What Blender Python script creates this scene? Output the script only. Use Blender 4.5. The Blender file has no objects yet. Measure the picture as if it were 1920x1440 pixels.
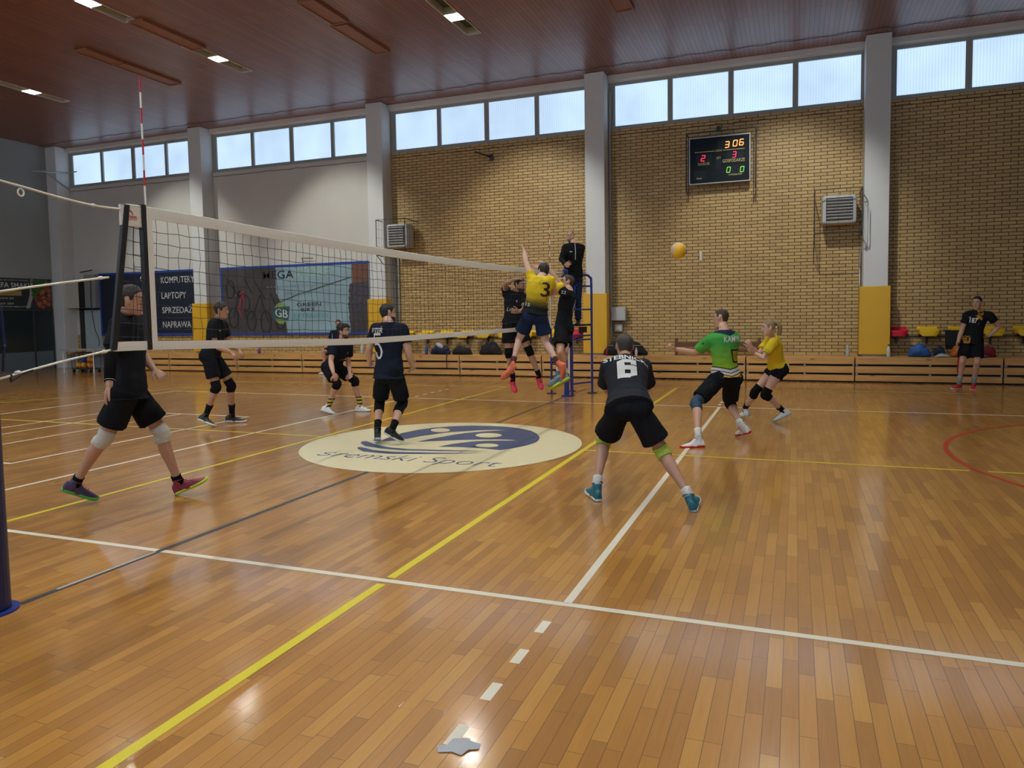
import bpy, bmesh, math, random
from mathutils import Vector, Matrix
from mathutils.bvhtree import BVHTree
from mathutils import noise as mnoise

S = bpy.context.scene
random.seed(7)
V = Vector
PI = math.pi

# ------------------------------------------------------------------ camera
cam_d = bpy.data.cameras.new('camera'); cam = bpy.data.objects.new('camera', cam_d)
S.collection.objects.link(cam); S.camera = cam
F_PX, YAW, PITCH, ROLL = 1382.83, 0.3701, 0.0638, -0.0162
_f = V((-math.sin(YAW)*math.cos(PITCH), math.cos(YAW)*math.cos(PITCH), -math.sin(PITCH)))
_r = V((math.cos(YAW), math.sin(YAW), 0)); _u = _r.cross(_f)
_r2 = _r*math.cos(ROLL)+_u*math.sin(ROLL); _u2 = -_r*math.sin(ROLL)+_u*math.cos(ROLL)
cam.matrix_world = Matrix(((_r2.x, _u2.x, -_f.x, 4.1897), (_r2.y, _u2.y, -_f.y, -3.8865), (_r2.z, _u2.z, -_f.z, 1.6375), (0, 0, 0, 1)))
cam_d.sensor_fit = 'HORIZONTAL'; cam_d.sensor_width = 36.0
cam_d.lens = 36.0*F_PX/1920.0
cam_d.shift_x = 4.4/1920.0
cam_d.shift_y = -43.2/1920.0
cam_d.clip_start = 0.05; cam_d.clip_end = 200

# ------------------------------------------------------------------ world, exposure
wd = bpy.data.worlds.new('sky'); S.world = wd; wd.use_nodes = True
wd.node_tree.nodes['Background'].inputs['Color'].default_value = (0.62, 0.78, 1.0, 1)
wd.node_tree.nodes['Background'].inputs['Strength'].default_value = 1.0
S.view_settings.view_transform = 'Standard'; S.view_settings.look = 'None'
S.view_settings.gamma = 1.0; S.view_settings.use_curve_mapping = False
S.view_settings.exposure = 0.0
WINDOW_GLOW = 1.2      # daylight through the frosted panes
LAMP_GLOW = 1350.0        # ceiling lamps
FLOOD_W = 700.0         # reflector beam of the lit lamps nearest the far wall
LAMP_COL = (1.0, 0.98, 0.88)
NEAR_GLOW = 5.0         # the brighter side of the sky, through the panes behind the camera
WINDOW_COL = (0.47, 0.64, 0.84)
try:
    S.cycles.use_denoising = True
    S.cycles.max_bounces = 7; S.cycles.diffuse_bounces = 4; S.cycles.glossy_bounces = 3
    S.cycles.sample_clamp_indirect = 6.0
except Exception: pass

# ------------------------------------------------------------------ tagging
def tag(o, label=None, cat=None, group=None, kind=None):
    if label: o['label'] = label
    if cat: o['category'] = cat
    if group: o['group'] = group
    if kind: o['kind'] = kind
    return o
def empty(name, loc, label=None, cat=None, group=None, kind=None):
    o = bpy.data.objects.new(name, None); S.collection.objects.link(o); o.location = loc
    o.empty_display_size = 0.2
    return tag(o, label, cat, group, kind)

# ------------------------------------------------------------------ mesh builder
class MB:
    def __init__(s): s.v = []; s.f = []; s.m = []; s.cur = 0
    def add(s, vs, fs):
        b = len(s.v); s.v += [V(p) for p in vs]
        for f in fs: s.f.append([b+i for i in f]); s.m.append(s.cur)
        return s
    def box(s, x0, x1, y0, y1, z0, z1):
        vs = [(x, y, z) for z in (z0, z1) for y in (y0, y1) for x in (x0, x1)]
        return s.add(vs, [(0,2,3,1),(4,5,7,6),(0,1,5,4),(2,6,7,3),(0,4,6,2),(1,3,7,5)])
    def obox(s, c, ax, ay, az):
        c, ax, ay, az = V(c), V(ax), V(ay), V(az)
        vs = [c+ax*i+ay*j+az*k for k in (-1,1) for j in (-1,1) for i in (-1,1)]
        return s.add(vs, [(0,2,3,1),(4,5,7,6),(0,1,5,4),(2,6,7,3),(0,4,6,2),(1,3,7,5)])
    def loft(s, rings, cap=True, closed=True):
        n = len(rings[0]); vs = [p for r in rings for p in r]; fs = []
        for i in range(len(rings)-1):
            for j in range(n if closed else n-1):
                k = (j+1) % n
                fs.append((i*n+j, i*n+k, (i+1)*n+k, (i+1)*n+j))
        if cap:
            fs.append(tuple(reversed(range(n)))); fs.append(tuple((len(rings)-1)*n+j for j in range(n)))
        return s.add(vs, fs)
    def tube(s, pts, r, n=8, cap=True, round_ends=False, closed=False):
        pts = [V(p) for p in pts]; rr = r if isinstance(r, (list, tuple)) else [r]*len(pts)
        rings = []; prev = None
        N = len(pts)
        for i, p in enumerate(pts):
            if closed: t = pts[(i+1) % N]-pts[i-1]
            else: t = (pts[min(i+1, N-1)]-pts[max(i-1, 0)])
            t = t.normalized() if t.length > 1e-9 else V((0,0,1))
            a = prev if prev is not None else (V((0,0,1)) if abs(t.z) < .9 else V((1,0,0)))
            a = (a-t*a.dot(t)).normalized(); prev = a; b = t.cross(a)
            ring = lambda c, q: [c+a*(q*math.cos(2*PI*k/n))+b*(q*math.sin(2*PI*k/n)) for k in range(n)]
            if round_ends and i == 0:
                for h, w in ((-.98, .2), (-.8, .6), (-.45, .89)): rings.append(ring(p+t*(rr[0]*h), rr[0]*w))
            rings.append(ring(p, rr[i]))
            if round_ends and i == N-1:
                for h, w in ((.45, .89), (.8, .6), (.98, .2)): rings.append(ring(p+t*(rr[-1]*h), rr[-1]*w))
        if closed: rings.append(rings[0]); cap = False
        return s.loft(rings, cap)
    def ell(s, c, rx, ry, rz, n=16, m=10, ax=None, ay=None, az=None):
        c = V(c); ax = V(ax or (1,0,0)); ay = V(ay or (0,1,0)); az = V(az or (0,0,1)); rings = []
        for i in range(m+1):
            th = PI*i/m; th = min(max(th, .06), PI-.06)
            rings.append([c-az*(rz*math.cos(th))+(ax*(rx*math.cos(2*PI*k/n))+ay*(ry*math.sin(2*PI*k/n)))*math.sin(th) for k in range(n)])
        return s.loft(rings)
    def prism(s, poly, ext):
        poly = [V(p) for p in poly]; ext = V(ext); n = len(poly)
        return s.add(poly+[p+ext for p in poly], [tuple(reversed(range(n))), tuple(range(n, 2*n))]+[(i, (i+1) % n, n+(i+1) % n, n+i) for i in range(n)])
    def poly(s, pts): return s.add(pts, [tuple(range(len(pts)))])
    def mesh(s, name, org=(0,0,0)):
        me = bpy.data.meshes.new(name); o = V(org)
        me.from_pydata([p-o for p in s.v], [], s.f); me.update()
        me.polygons.foreach_set('material_index', s.m)
        return me
    def build(s, name, mats, parent=None, org=(0,0,0), smooth=False, bevel=0, **tg):
        me = s.mesh(name, org)
        return link(me, name, mats, parent, org, smooth, bevel, **tg)
def link(me, name, mats, parent=None, org=(0,0,0), smooth=False, bevel=0, **tg):
    for m in (mats if isinstance(mats, (list, tuple)) else [mats]): me.materials.append(m)
    if smooth: me.polygons.foreach_set('use_smooth', [True]*len(me.polygons))
    bm = bmesh.new(); bm.from_mesh(me); bmesh.ops.recalc_face_normals(bm, faces=bm.faces); bm.to_mesh(me); bm.free()
    o = bpy.data.objects.new(name, me); S.collection.objects.link(o)
    if parent is not None: o.parent = parent
    else: o.location = org
    if bevel:
        b = o.modifiers.new('bevel', 'BEVEL'); b.width = bevel; b.segments = 2; b.limit_method = 'ANGLE'
    tag(o, **tg); return o
def evalmesh(me, mods):
    o = bpy.data.objects.new('tmp', me); S.collection.objects.link(o)
    for t, kw in mods:
        md = o.modifiers.new('m', t)
        for k, v in kw.items(): setattr(md, k, v)
    dg = bpy.context.evaluated_depsgraph_get(); dg.update()
    out = bpy.data.meshes.new_from_object(o.evaluated_get(dg))
    bpy.data.objects.remove(o); bpy.data.meshes.remove(me); return out
def vox(mb, size, it=4, f=.5):
    return evalmesh(mb.mesh('t'), [('REMESH', dict(mode='VOXEL', voxel_size=size)), ('SMOOTH', dict(factor=f, iterations=it))])
def catmull(pts, n=6):
    P = [V(p) for p in pts]; P = [P[0]*2-P[1]]+P+[P[-1]*2-P[-2]]; out = []
    for i in range(1, len(P)-2):
        for k in range(n):
            t = k/n; a, b, c, d = P[i-1:i+3]
            out.append(.5*((2*b)+(c-a)*t+(2*a-5*b+4*c-d)*t*t+(3*b-a-3*c+d)*t**3))
    out.append(P[-2]); return out

# ------------------------------------------------------------------ materials
def mat(name, col, rough=.6, metal=0, spec=.5, noise=0, nscale=8, bump=0, bscale=40, coat=0, emit=None, estr=1, alpha=None):
    m = bpy.data.materials.new(name); m.use_nodes = True; nt = m.node_tree; b = nt.nodes['Principled BSDF']
    b.inputs['Base Color'].default_value = (*col, 1); b.inputs['Roughness'].default_value = rough
    b.inputs['Metallic'].default_value = metal; b.inputs['Specular IOR Level'].default_value = spec
    if coat: b.inputs['Coat Weight'].default_value = coat; b.inputs['Coat Roughness'].default_value = .15
    if noise or bump: tc = nt.nodes.new('ShaderNodeTexCoord')
    if noise:
        n = nt.nodes.new('ShaderNodeTexNoise'); n.inputs['Scale'].default_value = nscale; n.inputs['Detail'].default_value = 4
        nt.links.new(tc.outputs['Object'], n.inputs['Vector'])
        r = nt.nodes.new('ShaderNodeMapRange'); r.inputs['To Min'].default_value = 1-noise; r.inputs['To Max'].default_value = 1+noise
        nt.links.new(n.outputs['Fac'], r.inputs['Value'])
        x = nt.nodes.new('ShaderNodeVectorMath'); x.operation = 'SCALE'; x.inputs[0].default_value = col
        nt.links.new(r.outputs[0], x.inputs['Scale']); nt.links.new(x.outputs[0], b.inputs['Base Color'])
    if bump:
        n = nt.nodes.new('ShaderNodeTexNoise'); n.inputs['Scale'].default_value = bscale; n.inputs['Detail'].default_value = 5
        nt.links.new(tc.outputs['Object'], n.inputs['Vector'])
        bp = nt.nodes.new('ShaderNodeBump'); bp.inputs['Strength'].default_value = bump; bp.inputs['Distance'].default_value = .02
        nt.links.new(n.outputs['Fac'], bp.inputs['Height']); nt.links.new(bp.outputs[0], b.inputs['Normal'])
    if emit:
        b.inputs['Emission Color'].default_value = (*emit, 1); b.inputs['Emission Strength'].default_value = estr
    return m
def nd(nt, t, **kw):
    n = nt.nodes.new(t)
    for k, v in kw.items():
        if k.startswith('i_'):
            key = k[2:].replace('_', ' '); n.inputs[int(key) if key.isdigit() else key].default_value = v
        else: setattr(n, k, v)
    return n
def swizzle(nt, src, order):
    sp = nd(nt, 'ShaderNodeSeparateXYZ'); cb = nd(nt, 'ShaderNodeCombineXYZ'); nt.links.new(src, sp.inputs[0])
    for i, a in enumerate(order):
        if a: nt.links.new(sp.outputs[a], cb.inputs[i])
    return cb.outputs[0]

def floor_mat():
    m = bpy.data.materials.new('parquet'); m.use_nodes = True; nt = m.node_tree; b = nt.nodes['Principled BSDF']; L = nt.links.new
    tc = nd(nt, 'ShaderNodeTexCoord'); sx_ = nd(nt, 'ShaderNodeSeparateXYZ'); L(tc.outputs['Object'], sx_.inputs[0])
    r1 = nd(nt, 'ShaderNodeMath', operation='DIVIDE', i_1=.068); L(sx_.outputs['X'], r1.inputs[0]); r2 = nd(nt, 'ShaderNodeMath', operation='FLOOR'); L(r1.outputs[0], r2.inputs[0])
    wn = nd(nt, 'ShaderNodeTexWhiteNoise', noise_dimensions='1D'); L(r2.outputs[0], wn.inputs['W']); ys_ = nd(nt, 'ShaderNodeMath', operation='ADD'); L(wn.outputs['Value'], ys_.inputs[0]); L(sx_.outputs['Y'], ys_.inputs[1])
    cv = nd(nt, 'ShaderNodeCombineXYZ'); L(ys_.outputs[0], cv.inputs[0]); L(sx_.outputs['X'], cv.inputs[1]); vec = cv.outputs[0]
    br = nd(nt, 'ShaderNodeTexBrick', offset=.0, offset_frequency=2, squash=1.0, i_Scale=1.0, i_Mortar_Size=.0016, i_Mortar_Smooth=.3, i_Brick_Width=.52, i_Row_Height=.068, i_Bias=-.1)
    br.inputs['Color1'].default_value = (0, 0, 0, 1); br.inputs['Color2'].default_value = (1, 1, 1, 1); br.inputs['Mortar'].default_value = (.5, .5, .5, 1)
    L(vec, br.inputs['Vector'])
    # strips are staggered unevenly from row to row
    cr = nd(nt, 'ShaderNodeValToRGB'); e = cr.color_ramp.elements
    e[0].position = 0; e[0].color = (.36, .158, .028, 1); e[1].position = 1; e[1].color = (.58, .318, .072, 1)
    for p, c in ((.25, (.42, .187, .031, 1)), (.6, (.465, .216, .037, 1)), (.85, (.505, .248, .046, 1))):
        q = e.new(p); q.color = c
    L(br.outputs['Color'], cr.inputs[0])
    n = nd(nt, 'ShaderNodeTexNoise', i_Scale=1.0, i_Detail=6.0, i_Roughness=.6)
    mp = nd(nt, 'ShaderNodeMapping'); mp.inputs['Scale'].default_value = (60, 3, 1); L(tc.outputs['Object'], mp.inputs[0]); L(mp.outputs[0], n.inputs['Vector'])
    n2 = nd(nt, 'ShaderNodeTexNoise', i_Scale=.7, i_Detail=3.0); L(tc.outputs['Object'], n2.inputs['Vector'])
    mr = nd(nt, 'ShaderNodeMapRange', i_3=.82, i_4=1.18); L(n.outputs['Fac'], mr.inputs[0])
    mr2 = nd(nt, 'ShaderNodeMapRange', i_3=.82, i_4=1.16); L(n2.outputs['Fac'], mr2.inputs[0])
    mu = nd(nt, 'ShaderNodeMath', operation='MULTIPLY'); L(mr.outputs[0], mu.inputs[0]); L(mr2.outputs[0], mu.inputs[1])
    sc = nd(nt, 'ShaderNodeVectorMath', operation='SCALE'); L(cr.outputs[0], sc.inputs[0]); L(mu.outputs[0], sc.inputs['Scale'])
    mx = nd(nt, 'ShaderNodeMix', data_type='RGBA'); mx.inputs[7].default_value = (.09, .035, .012, 1)
    fm = nd(nt, 'ShaderNodeMath', operation='MULTIPLY', i_1=.85); L(br.outputs['Fac'], fm.inputs[0])
    L(fm.outputs[0], mx.inputs[0]); L(sc.outputs[0], mx.inputs[6]); L(mx.outputs[2], b.inputs['Base Color'])
    n3 = nd(nt, 'ShaderNodeTexNoise', i_Scale=2.2, i_Detail=5.0); L(tc.outputs['Object'], n3.inputs['Vector'])
    mr3 = nd(nt, 'ShaderNodeMapRange', i_3=.28, i_4=.42); L(n3.outputs['Fac'], mr3.inputs[0]); L(mr3.outputs[0], b.inputs['Roughness'])
    b.inputs['Specular IOR Level'].default_value = .5; b.inputs['Coat Weight'].default_value = 1.0; b.inputs['Coat Roughness'].default_value = .13; b.inputs['Coat IOR'].default_value = 1.5
    # each strip lies at its own tiny angle in the varnish, so reflections break up
    ad = nd(nt, 'ShaderNodeMath', operation='ADD'); ml = nd(nt, 'ShaderNodeMath', operation='MULTIPLY', i_1=-.7); L(br.outputs['Fac'], ml.inputs[0])
    n4 = nd(nt, 'ShaderNodeTexNoise', i_Scale=5.0, i_Detail=2.0); L(tc.outputs['Object'], n4.inputs['Vector'])
    n5 = nd(nt, 'ShaderNodeMath', operation='MULTIPLY', i_1=.35); L(n4.outputs['Fac'], n5.inputs[0]); L(ml.outputs[0], ad.inputs[0]); L(n5.outputs[0], ad.inputs[1])
    bp = nd(nt, 'ShaderNodeBump', i_Strength=.10, i_Distance=.006); L(ad.outputs[0], bp.inputs['Height']); L(bp.outputs[0], b.inputs['Normal']); L(bp.outputs[0], b.inputs['Coat Normal'])
    return m
def brick_mat():
    m = bpy.data.materials.new('tan_brick'); m.use_nodes = True; nt = m.node_tree; b = nt.nodes['Principled BSDF']; L = nt.links.new
    tc = nd(nt, 'ShaderNodeTexCoord'); vec = swizzle(nt, tc.outputs['Object'], ('X', 'Z', None))
    br = nd(nt, 'ShaderNodeTexBrick', offset=.5, offset_frequency=2, i_Scale=1.0, i_Mortar_Size=.0080, i_Mortar_Smooth=.1, i_Brick_Width=.277, i_Row_Height=.0785, i_Bias=0.0)
    br.inputs['Color1'].default_value = (.44, .295, .112, 1); br.inputs['Color2'].default_value = (.54, .375, .150, 1); br.inputs['Mortar'].default_value = (.075, .040, .014, 1)
    L(vec, br.inputs['Vector'])
    n = nd(nt, 'ShaderNodeTexNoise', i_Scale=1.2, i_Detail=5.0); L(tc.outputs['Object'], n.inputs['Vector'])
    mr = nd(nt, 'ShaderNodeMapRange', i_3=.86, i_4=1.12); L(n.outputs['Fac'], mr.inputs[0])
    sc = nd(nt, 'ShaderNodeVectorMath', operation='SCALE'); L(br.outputs['Color'], sc.inputs[0]); L(mr.outputs[0], sc.inputs['Scale'])
    L(sc.outputs[0], b.inputs['Base Color']); b.inputs['Roughness'].default_value = .55
    iv = nd(nt, 'ShaderNodeMath', operation='SUBTRACT', i_0=1.0); L(br.outputs['Fac'], iv.inputs[1])
    bp = nd(nt, 'ShaderNodeBump', i_Strength=.8, i_Distance=.01); L(iv.outputs[0], bp.inputs['Height']); L(bp.outputs[0], b.inputs['Normal'])
    return m
def ceiling_mat():
    m = bpy.data.materials.new('stained_boards'); m.use_nodes = True; nt = m.node_tree; b = nt.nodes['Principled BSDF']; L = nt.links.new
    tc = nd(nt, 'ShaderNodeTexCoord'); vec = swizzle(nt, tc.outputs['Object'], ('Y', 'X', None))
    br = nd(nt, 'ShaderNodeTexBrick', offset=0.0, i_Scale=1.0, i_Mortar_Size=.006, i_Mortar_Smooth=.2, i_Brick_Width=2.05, i_Row_Height=.098, i_Bias=0.0)
    br.inputs['Color1'].default_value = (.165, .062, .040, 1); br.inputs['Color2'].default_value = (.235, .092, .060, 1); br.inputs['Mortar'].default_value = (.05, .018, .01, 1)
    L(vec, br.inputs['Vector'])
    n = nd(nt, 'ShaderNodeTexNoise', i_Scale=1.5, i_Detail=6.0)
    mp = nd(nt, 'ShaderNodeMapping'); mp.inputs['Scale'].default_value = (5, 1, 1); L(tc.outputs['Object'], mp.inputs[0]); L(mp.outputs[0], n.inputs['Vector'])
    mr = nd(nt, 'ShaderNodeMapRange', i_3=.75, i_4=1.25); L(n.outputs['Fac'], mr.inputs[0])
    sc = nd(nt, 'ShaderNodeVectorMath', operation='SCALE'); L(br.outputs['Color'], sc.inputs[0]); L(mr.outputs[0], sc.inputs['Scale'])
    L(sc.outputs[0], b.inputs['Base Color']); b.inputs['Roughness'].default_value = .36
    b.inputs['Specular IOR Level'].default_value = .6
    iv = nd(nt, 'ShaderNodeMath', operation='MULTIPLY', i_1=-1.0); L(br.outputs['Fac'], iv.inputs[0])
    bp = nd(nt, 'ShaderNodeBump', i_Strength=.35, i_Distance=.006); L(iv.outputs[0], bp.inputs['Height']); L(bp.outputs[0], b.inputs['Normal'])
    return m
def pine_mat():
    m = bpy.data.materials.new('pine_plank'); m.use_nodes = True; nt = m.node_tree; b = nt.nodes['Principled BSDF']; L = nt.links.new
    tc = nd(nt, 'ShaderNodeTexCoord')
    mp = nd(nt, 'ShaderNodeMapping'); mp.inputs['Scale'].default_value = (.8, 6, 14); L(tc.outputs['Object'], mp.inputs[0])
    n = nd(nt, 'ShaderNodeTexNoise', i_Scale=2.0, i_Detail=5.0, i_Distortion=.6); L(mp.outputs[0], n.inputs['Vector'])
    cr = nd(nt, 'ShaderNodeValToRGB'); e = cr.color_ramp.elements
    e[0].position = .3; e[0].color = (.46, .235, .065, 1); e[1].position = .68; e[1].color = (.62, .36, .125, 1)
    L(n.outputs['Fac'], cr.inputs[0])
    vo = nd(nt, 'ShaderNodeTexVoronoi', i_Scale=1.0); mp2 = nd(nt, 'ShaderNodeMapping'); mp2.inputs['Scale'].default_value = (1.7, 3, 5.5); L(tc.outputs['Object'], mp2.inputs[0]); L(mp2.outputs[0], vo.inputs['Vector'])
    kr = nd(nt, 'ShaderNodeMapRange', i_1=.05, i_2=.13, i_3=.35, i_4=1.0); L(vo.outputs['Distance'], kr.inputs[0])
    sc = nd(nt, 'ShaderNodeVectorMath', operation='SCALE'); L(cr.outputs[0], sc.inputs[0]); L(kr.outputs[0], sc.inputs['Scale'])
    L(sc.outputs[0], b.inputs['Base Color']); b.inputs['Roughness'].default_value = .4
    return m
def pane_mat(name='frosted_pane', glow=None):
    # frosted glass lit by the sky behind it, with a glossy face and fine vertical ribs
    m = bpy.data.materials.new(name); m.use_nodes = True; nt = m.node_tree; b = nt.nodes['Principled BSDF']; L = nt.links.new
    tc = nd(nt, 'ShaderNodeTexCoord')
    wv = nd(nt, 'ShaderNodeTexWave', wave_type='BANDS', bands_direction='X', i_Scale=5.2, i_Distortion=0.0); L(tc.outputs['Object'], wv.inputs['Vector'])
    n = nd(nt, 'ShaderNodeTexNoise', i_Scale=.9, i_Detail=2.0); L(tc.outputs['Object'], n.inputs['Vector'])
    a = nd(nt, 'ShaderNodeMapRange', i_3=.90, i_4=1.05); L(wv.outputs['Fac'], a.inputs[0])
    c = nd(nt, 'ShaderNodeMapRange', i_1=.3, i_2=.7, i_3=.9, i_4=1.14); L(n.outputs['Fac'], c.inputs[0])
    mu = nd(nt, 'ShaderNodeMath', operation='MULTIPLY'); L(a.outputs[0], mu.inputs[0]); L(c.outputs[0], mu.inputs[1])
    ms = nd(nt, 'ShaderNodeMath', operation='MULTIPLY', i_1=glow or WINDOW_GLOW); L(mu.outputs[0], ms.inputs[0])
    b.inputs['Base Color'].default_value = (.25, .3, .33, 1); b.inputs['Roughness'].default_value = .12
    b.inputs['Emission Color'].default_value = (*WINDOW_COL, 1); L(ms.outputs[0], b.inputs['Emission Strength'])
    return m

M = {}
M['floor'] = floor_mat(); M['brick'] = brick_mat(); M['ceil'] = ceiling_mat(); M['pine'] = pine_mat(); M['pane'] = pane_mat(); M['pane_near'] = pane_mat('bright_frosted_pane', NEAR_GLOW)
M['plaster'] = mat('white_plaster', (.54, .54, .51), .8, noise=.06, nscale=1.5, bump=.1, bscale=60)
M['plaster_grey'] = mat('grey_plaster', (.27, .31, .32), .8, noise=.08, nscale=1.2)
M['pillar'] = mat('painted_concrete', (.57, .60, .61), .7, noise=.05, nscale=2, bump=.15, bscale=30)
M['frame'] = mat('grey_frame_paint', (.30, .32, .31), .55, noise=.06)
M['beam'] = mat('pale_beam_paint', (.60, .58, .55), .7, noise=.08, nscale=2)
M['pad'] = mat('yellow_vinyl_pad', (.62, .36, .018), .45, noise=.04, nscale=3)
M['blue'] = mat('blue_steel_paint', (.018, .04, .24), .35, spec=.5)
M['blue_pad'] = mat('dark_blue_vinyl', (.008, .014, .07), .4)
M['black'] = mat('black_paint', (.012, .012, .014), .5)
M['black_steel'] = mat('black_steel', (.02, .018, .018), .45)
M['steel'] = mat('grey_steel', (.35, .37, .38), .4, metal=.6)
M['white'] = mat('white_tape', (.66, .64, .60), .7, noise=.05, nscale=20)
M['cord'] = mat('black_net_cord', (.012, .014, .02), .8)
M['rope'] = mat('white_rope', (.72, .72, .66), .7)
M['red'] = mat('red_paint', (.45, .015, .02), .4)
M['line_white'] = mat('white_line_paint', (.70, .66, .55), .35, noise=.05, nscale=6)
M['line_yellow'] = mat('yellow_line_paint', (.66, .56, .03), .35, noise=.05, nscale=6)
M['line_black'] = mat('black_line_paint', (.05, .055, .06), .35, noise=.15, nscale=6)
M['line_red'] = mat('red_line_paint', (.42, .04, .02), .35, noise=.05, nscale=6)
M['tape_grey'] = mat('grey_floor_tape', (.45, .46, .45), .35)
M['logo_cream'] = mat('cream_floor_paint', (.68, .63, .42), .32, noise=.04, nscale=4)
M['logo_blue'] = mat('blue_floor_paint', (.045, .080, .19), .35, noise=.06, nscale=8)
M['hatch'] = mat('brown_hatch_board', (.24, .10, .05), .5, noise=.15)
M['tray'] = mat('lamp_tray_enamel', (.55, .56, .52), .35)
M['lamp'] = mat('lamp_glow', (1, 1, 1), .5, emit=LAMP_COL, estr=LAMP_GLOW)
M['seat_yellow'] = mat('yellow_plastic_seat', (.80, .52, .02), .25)
M['seat_red'] = mat('red_plastic_seat', (.55, .01, .03), .25)
M['heater'] = mat('heater_casing', (.42, .45, .47), .45, noise=.05)
M['slat'] = mat('aluminium_slat', (.60, .62, .63), .35, metal=.3)
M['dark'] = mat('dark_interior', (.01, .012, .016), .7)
M['board'] = mat('scoreboard_face', (.004, .008, .014), .5, spec=.15)
M['boardtile'] = mat('scoreboard_window', (.012, .017, .028), .5, spec=.15)
M['label_y'] = mat('scoreboard_lettering', (.62, .58, .20), .5)
M['led_o'] = mat('orange_led', (.3, .1, .02), .4, emit=(1.0, .30, .06), estr=2.6)
M['led_r'] = mat('red_led', (.3, .02, .05), .4, emit=(1.0, .02, .08), estr=1.5)
M['led_g'] = mat('green_led', (.05, .3, .02), .4, emit=(.30, .9, .08), estr=.75)
# ================================================================== the hall
XL, XR, YN, YW, ZC = -19.9, 13.2, -7.6, 14.9, 7.6
PX = [-19.93, -13.60, -7.14, -0.787, 5.59, 11.99]      # left faces of the pillars
PW = .50
ZS, ZH = 6.29, 7.44                                     # window sill and head
def quadgrid(mb, xs, ys, put, skip):
    xs = sorted(set(xs)); ys = sorted(set(ys))
    for a, b in zip(xs, xs[1:]):
        for c, d in zip(ys, ys[1:]):
            if skip((a+b)/2, (c+d)/2): continue
            mb.add([put(a, c), put(b, c), put(b, d), put(a, d)], [(0, 1, 2, 3)])
# floor (bevelled slab) with its painted markings as children
mb = MB(); mb.box(XL-.2, XR+.2, YN-.2, YW+.2, -.12, 0)
floor = mb.build('floor', M['floor'], kind='structure')
def strip(mb, x0, y0, x1, y1, w, z=.0012):
    d = V((x1-x0, y1-y0, 0)).normalized(); n = V((-d.y, d.x, 0))*(w/2)
    a, b = V((x0, y0, z)), V((x1, y1, z)); mb.add([a-n, b-n, b+n, a+n], [(0, 1, 2, 3)])
wl = MB()
strip(wl, -9, 0, 9.3, 0, .05); strip(wl, -9, 9, 9.3, 9, .05); strip(wl, 3, .02, 3, 8.98, .05); strip(wl, -3, .02, -3, 8.98, .05)
strip(wl, -9, 0, -9, 9, .05); strip(wl, 9.25, 0, 9.25, 9, .05)
for k in range(5):
    strip(wl, 2.97, -.25-.35*k, 2.97, -.40-.35*k, .05); strip(wl, -2.97, -.25-.35*k, -2.97, -.40-.35*k, .05)
    strip(wl, 2.97, 9.25+.35*k, 2.97, 9.40+.35*k, .05); strip(wl, -2.97, 9.25+.35*k, -2.97, 9.40+.35*k, .05)
wl.build('white_court_line', M['line_white'], floor)
w2 = MB()
strip(w2, -7.27, 1.9, -7.27, 5.9, .04, .0016); strip(w2, -6.62, 1.9, -6.62, 5.3, .04, .0016); strip(w2, -5.72, 1.9, -5.72, 5.9, .04, .0016); strip(w2, -4.27, 1.9, -4.27, 5.9, .045, .0016)
strip(w2, -7.3, 5.89, -4.25, 5.89, .045, .0016); strip(w2, -7.3, 1.9, -4.25, 1.9, .045, .0016)
w2.build('narrow_white_court_line', M['line_white'], floor)
yl = MB()
strip(yl, 1.84, -7, 1.84, -.06, .06, .0014); strip(yl, 1.84, .05, 1.84, 12.0, .06, .0014); strip(yl, -1.85, -7, -1.85, 11.6, .05, .0014)
strip(yl, -8.6, 4.53, -1.86, 4.53, .04, .0014); strip(yl, 1.87, 4.55, 5.82, 4.55, .04, .0014); strip(yl, 5.98, 4.55, 9.2, 4.55, .04, .0014)
strip(yl, 1.83, 12.1, 9.3, 12.12, .05, .0014); strip(yl, -10.9, 6.2, -9.3, 9.8, .04, .0014); strip(yl, -9.3, 11.3, -1.85, 11.5, .04, .0014)
yl.build('yellow_court_line', M['line_yellow'], floor)
bl = MB(); strip(bl, 0, -1.02, 0, 2.76, .05, .0018); strip(bl, 0, 6.25, 0, 11.6, .05, .0018)
bl.build('black_centre_line', M['line_black'], floor)
gt = MB(); strip(gt, -.008, -.78, -.008, -.03, .022, .0026); gt.build('grey_tape_strip', M['tape_grey'], floor)
rl = MB(); cx, cy, R = 9.1, 5.4, 3.33
for k in range(64):
    a0, a1 = PI*.5+PI*k/64, PI*.5+PI*(k+1)/64
    p = [(cx+q*math.cos(a), cy+q*math.sin(a), .0022) for a, q in ((a0, R), (a1, R), (a1, R-.055), (a0, R-.055))]
    rl.add(p, [(0, 1, 2, 3)])
rl.build('red_arc_line', M['line_red'], floor)
lg = MB(); n = 96
lg.poly([(.0+1.77*math.cos(2*PI*k/n), 4.5+1.77*math.sin(2*PI*k/n), .003) for k in range(n)])
logo = lg.build('centre_circle', M['logo_cream'], floor)
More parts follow.
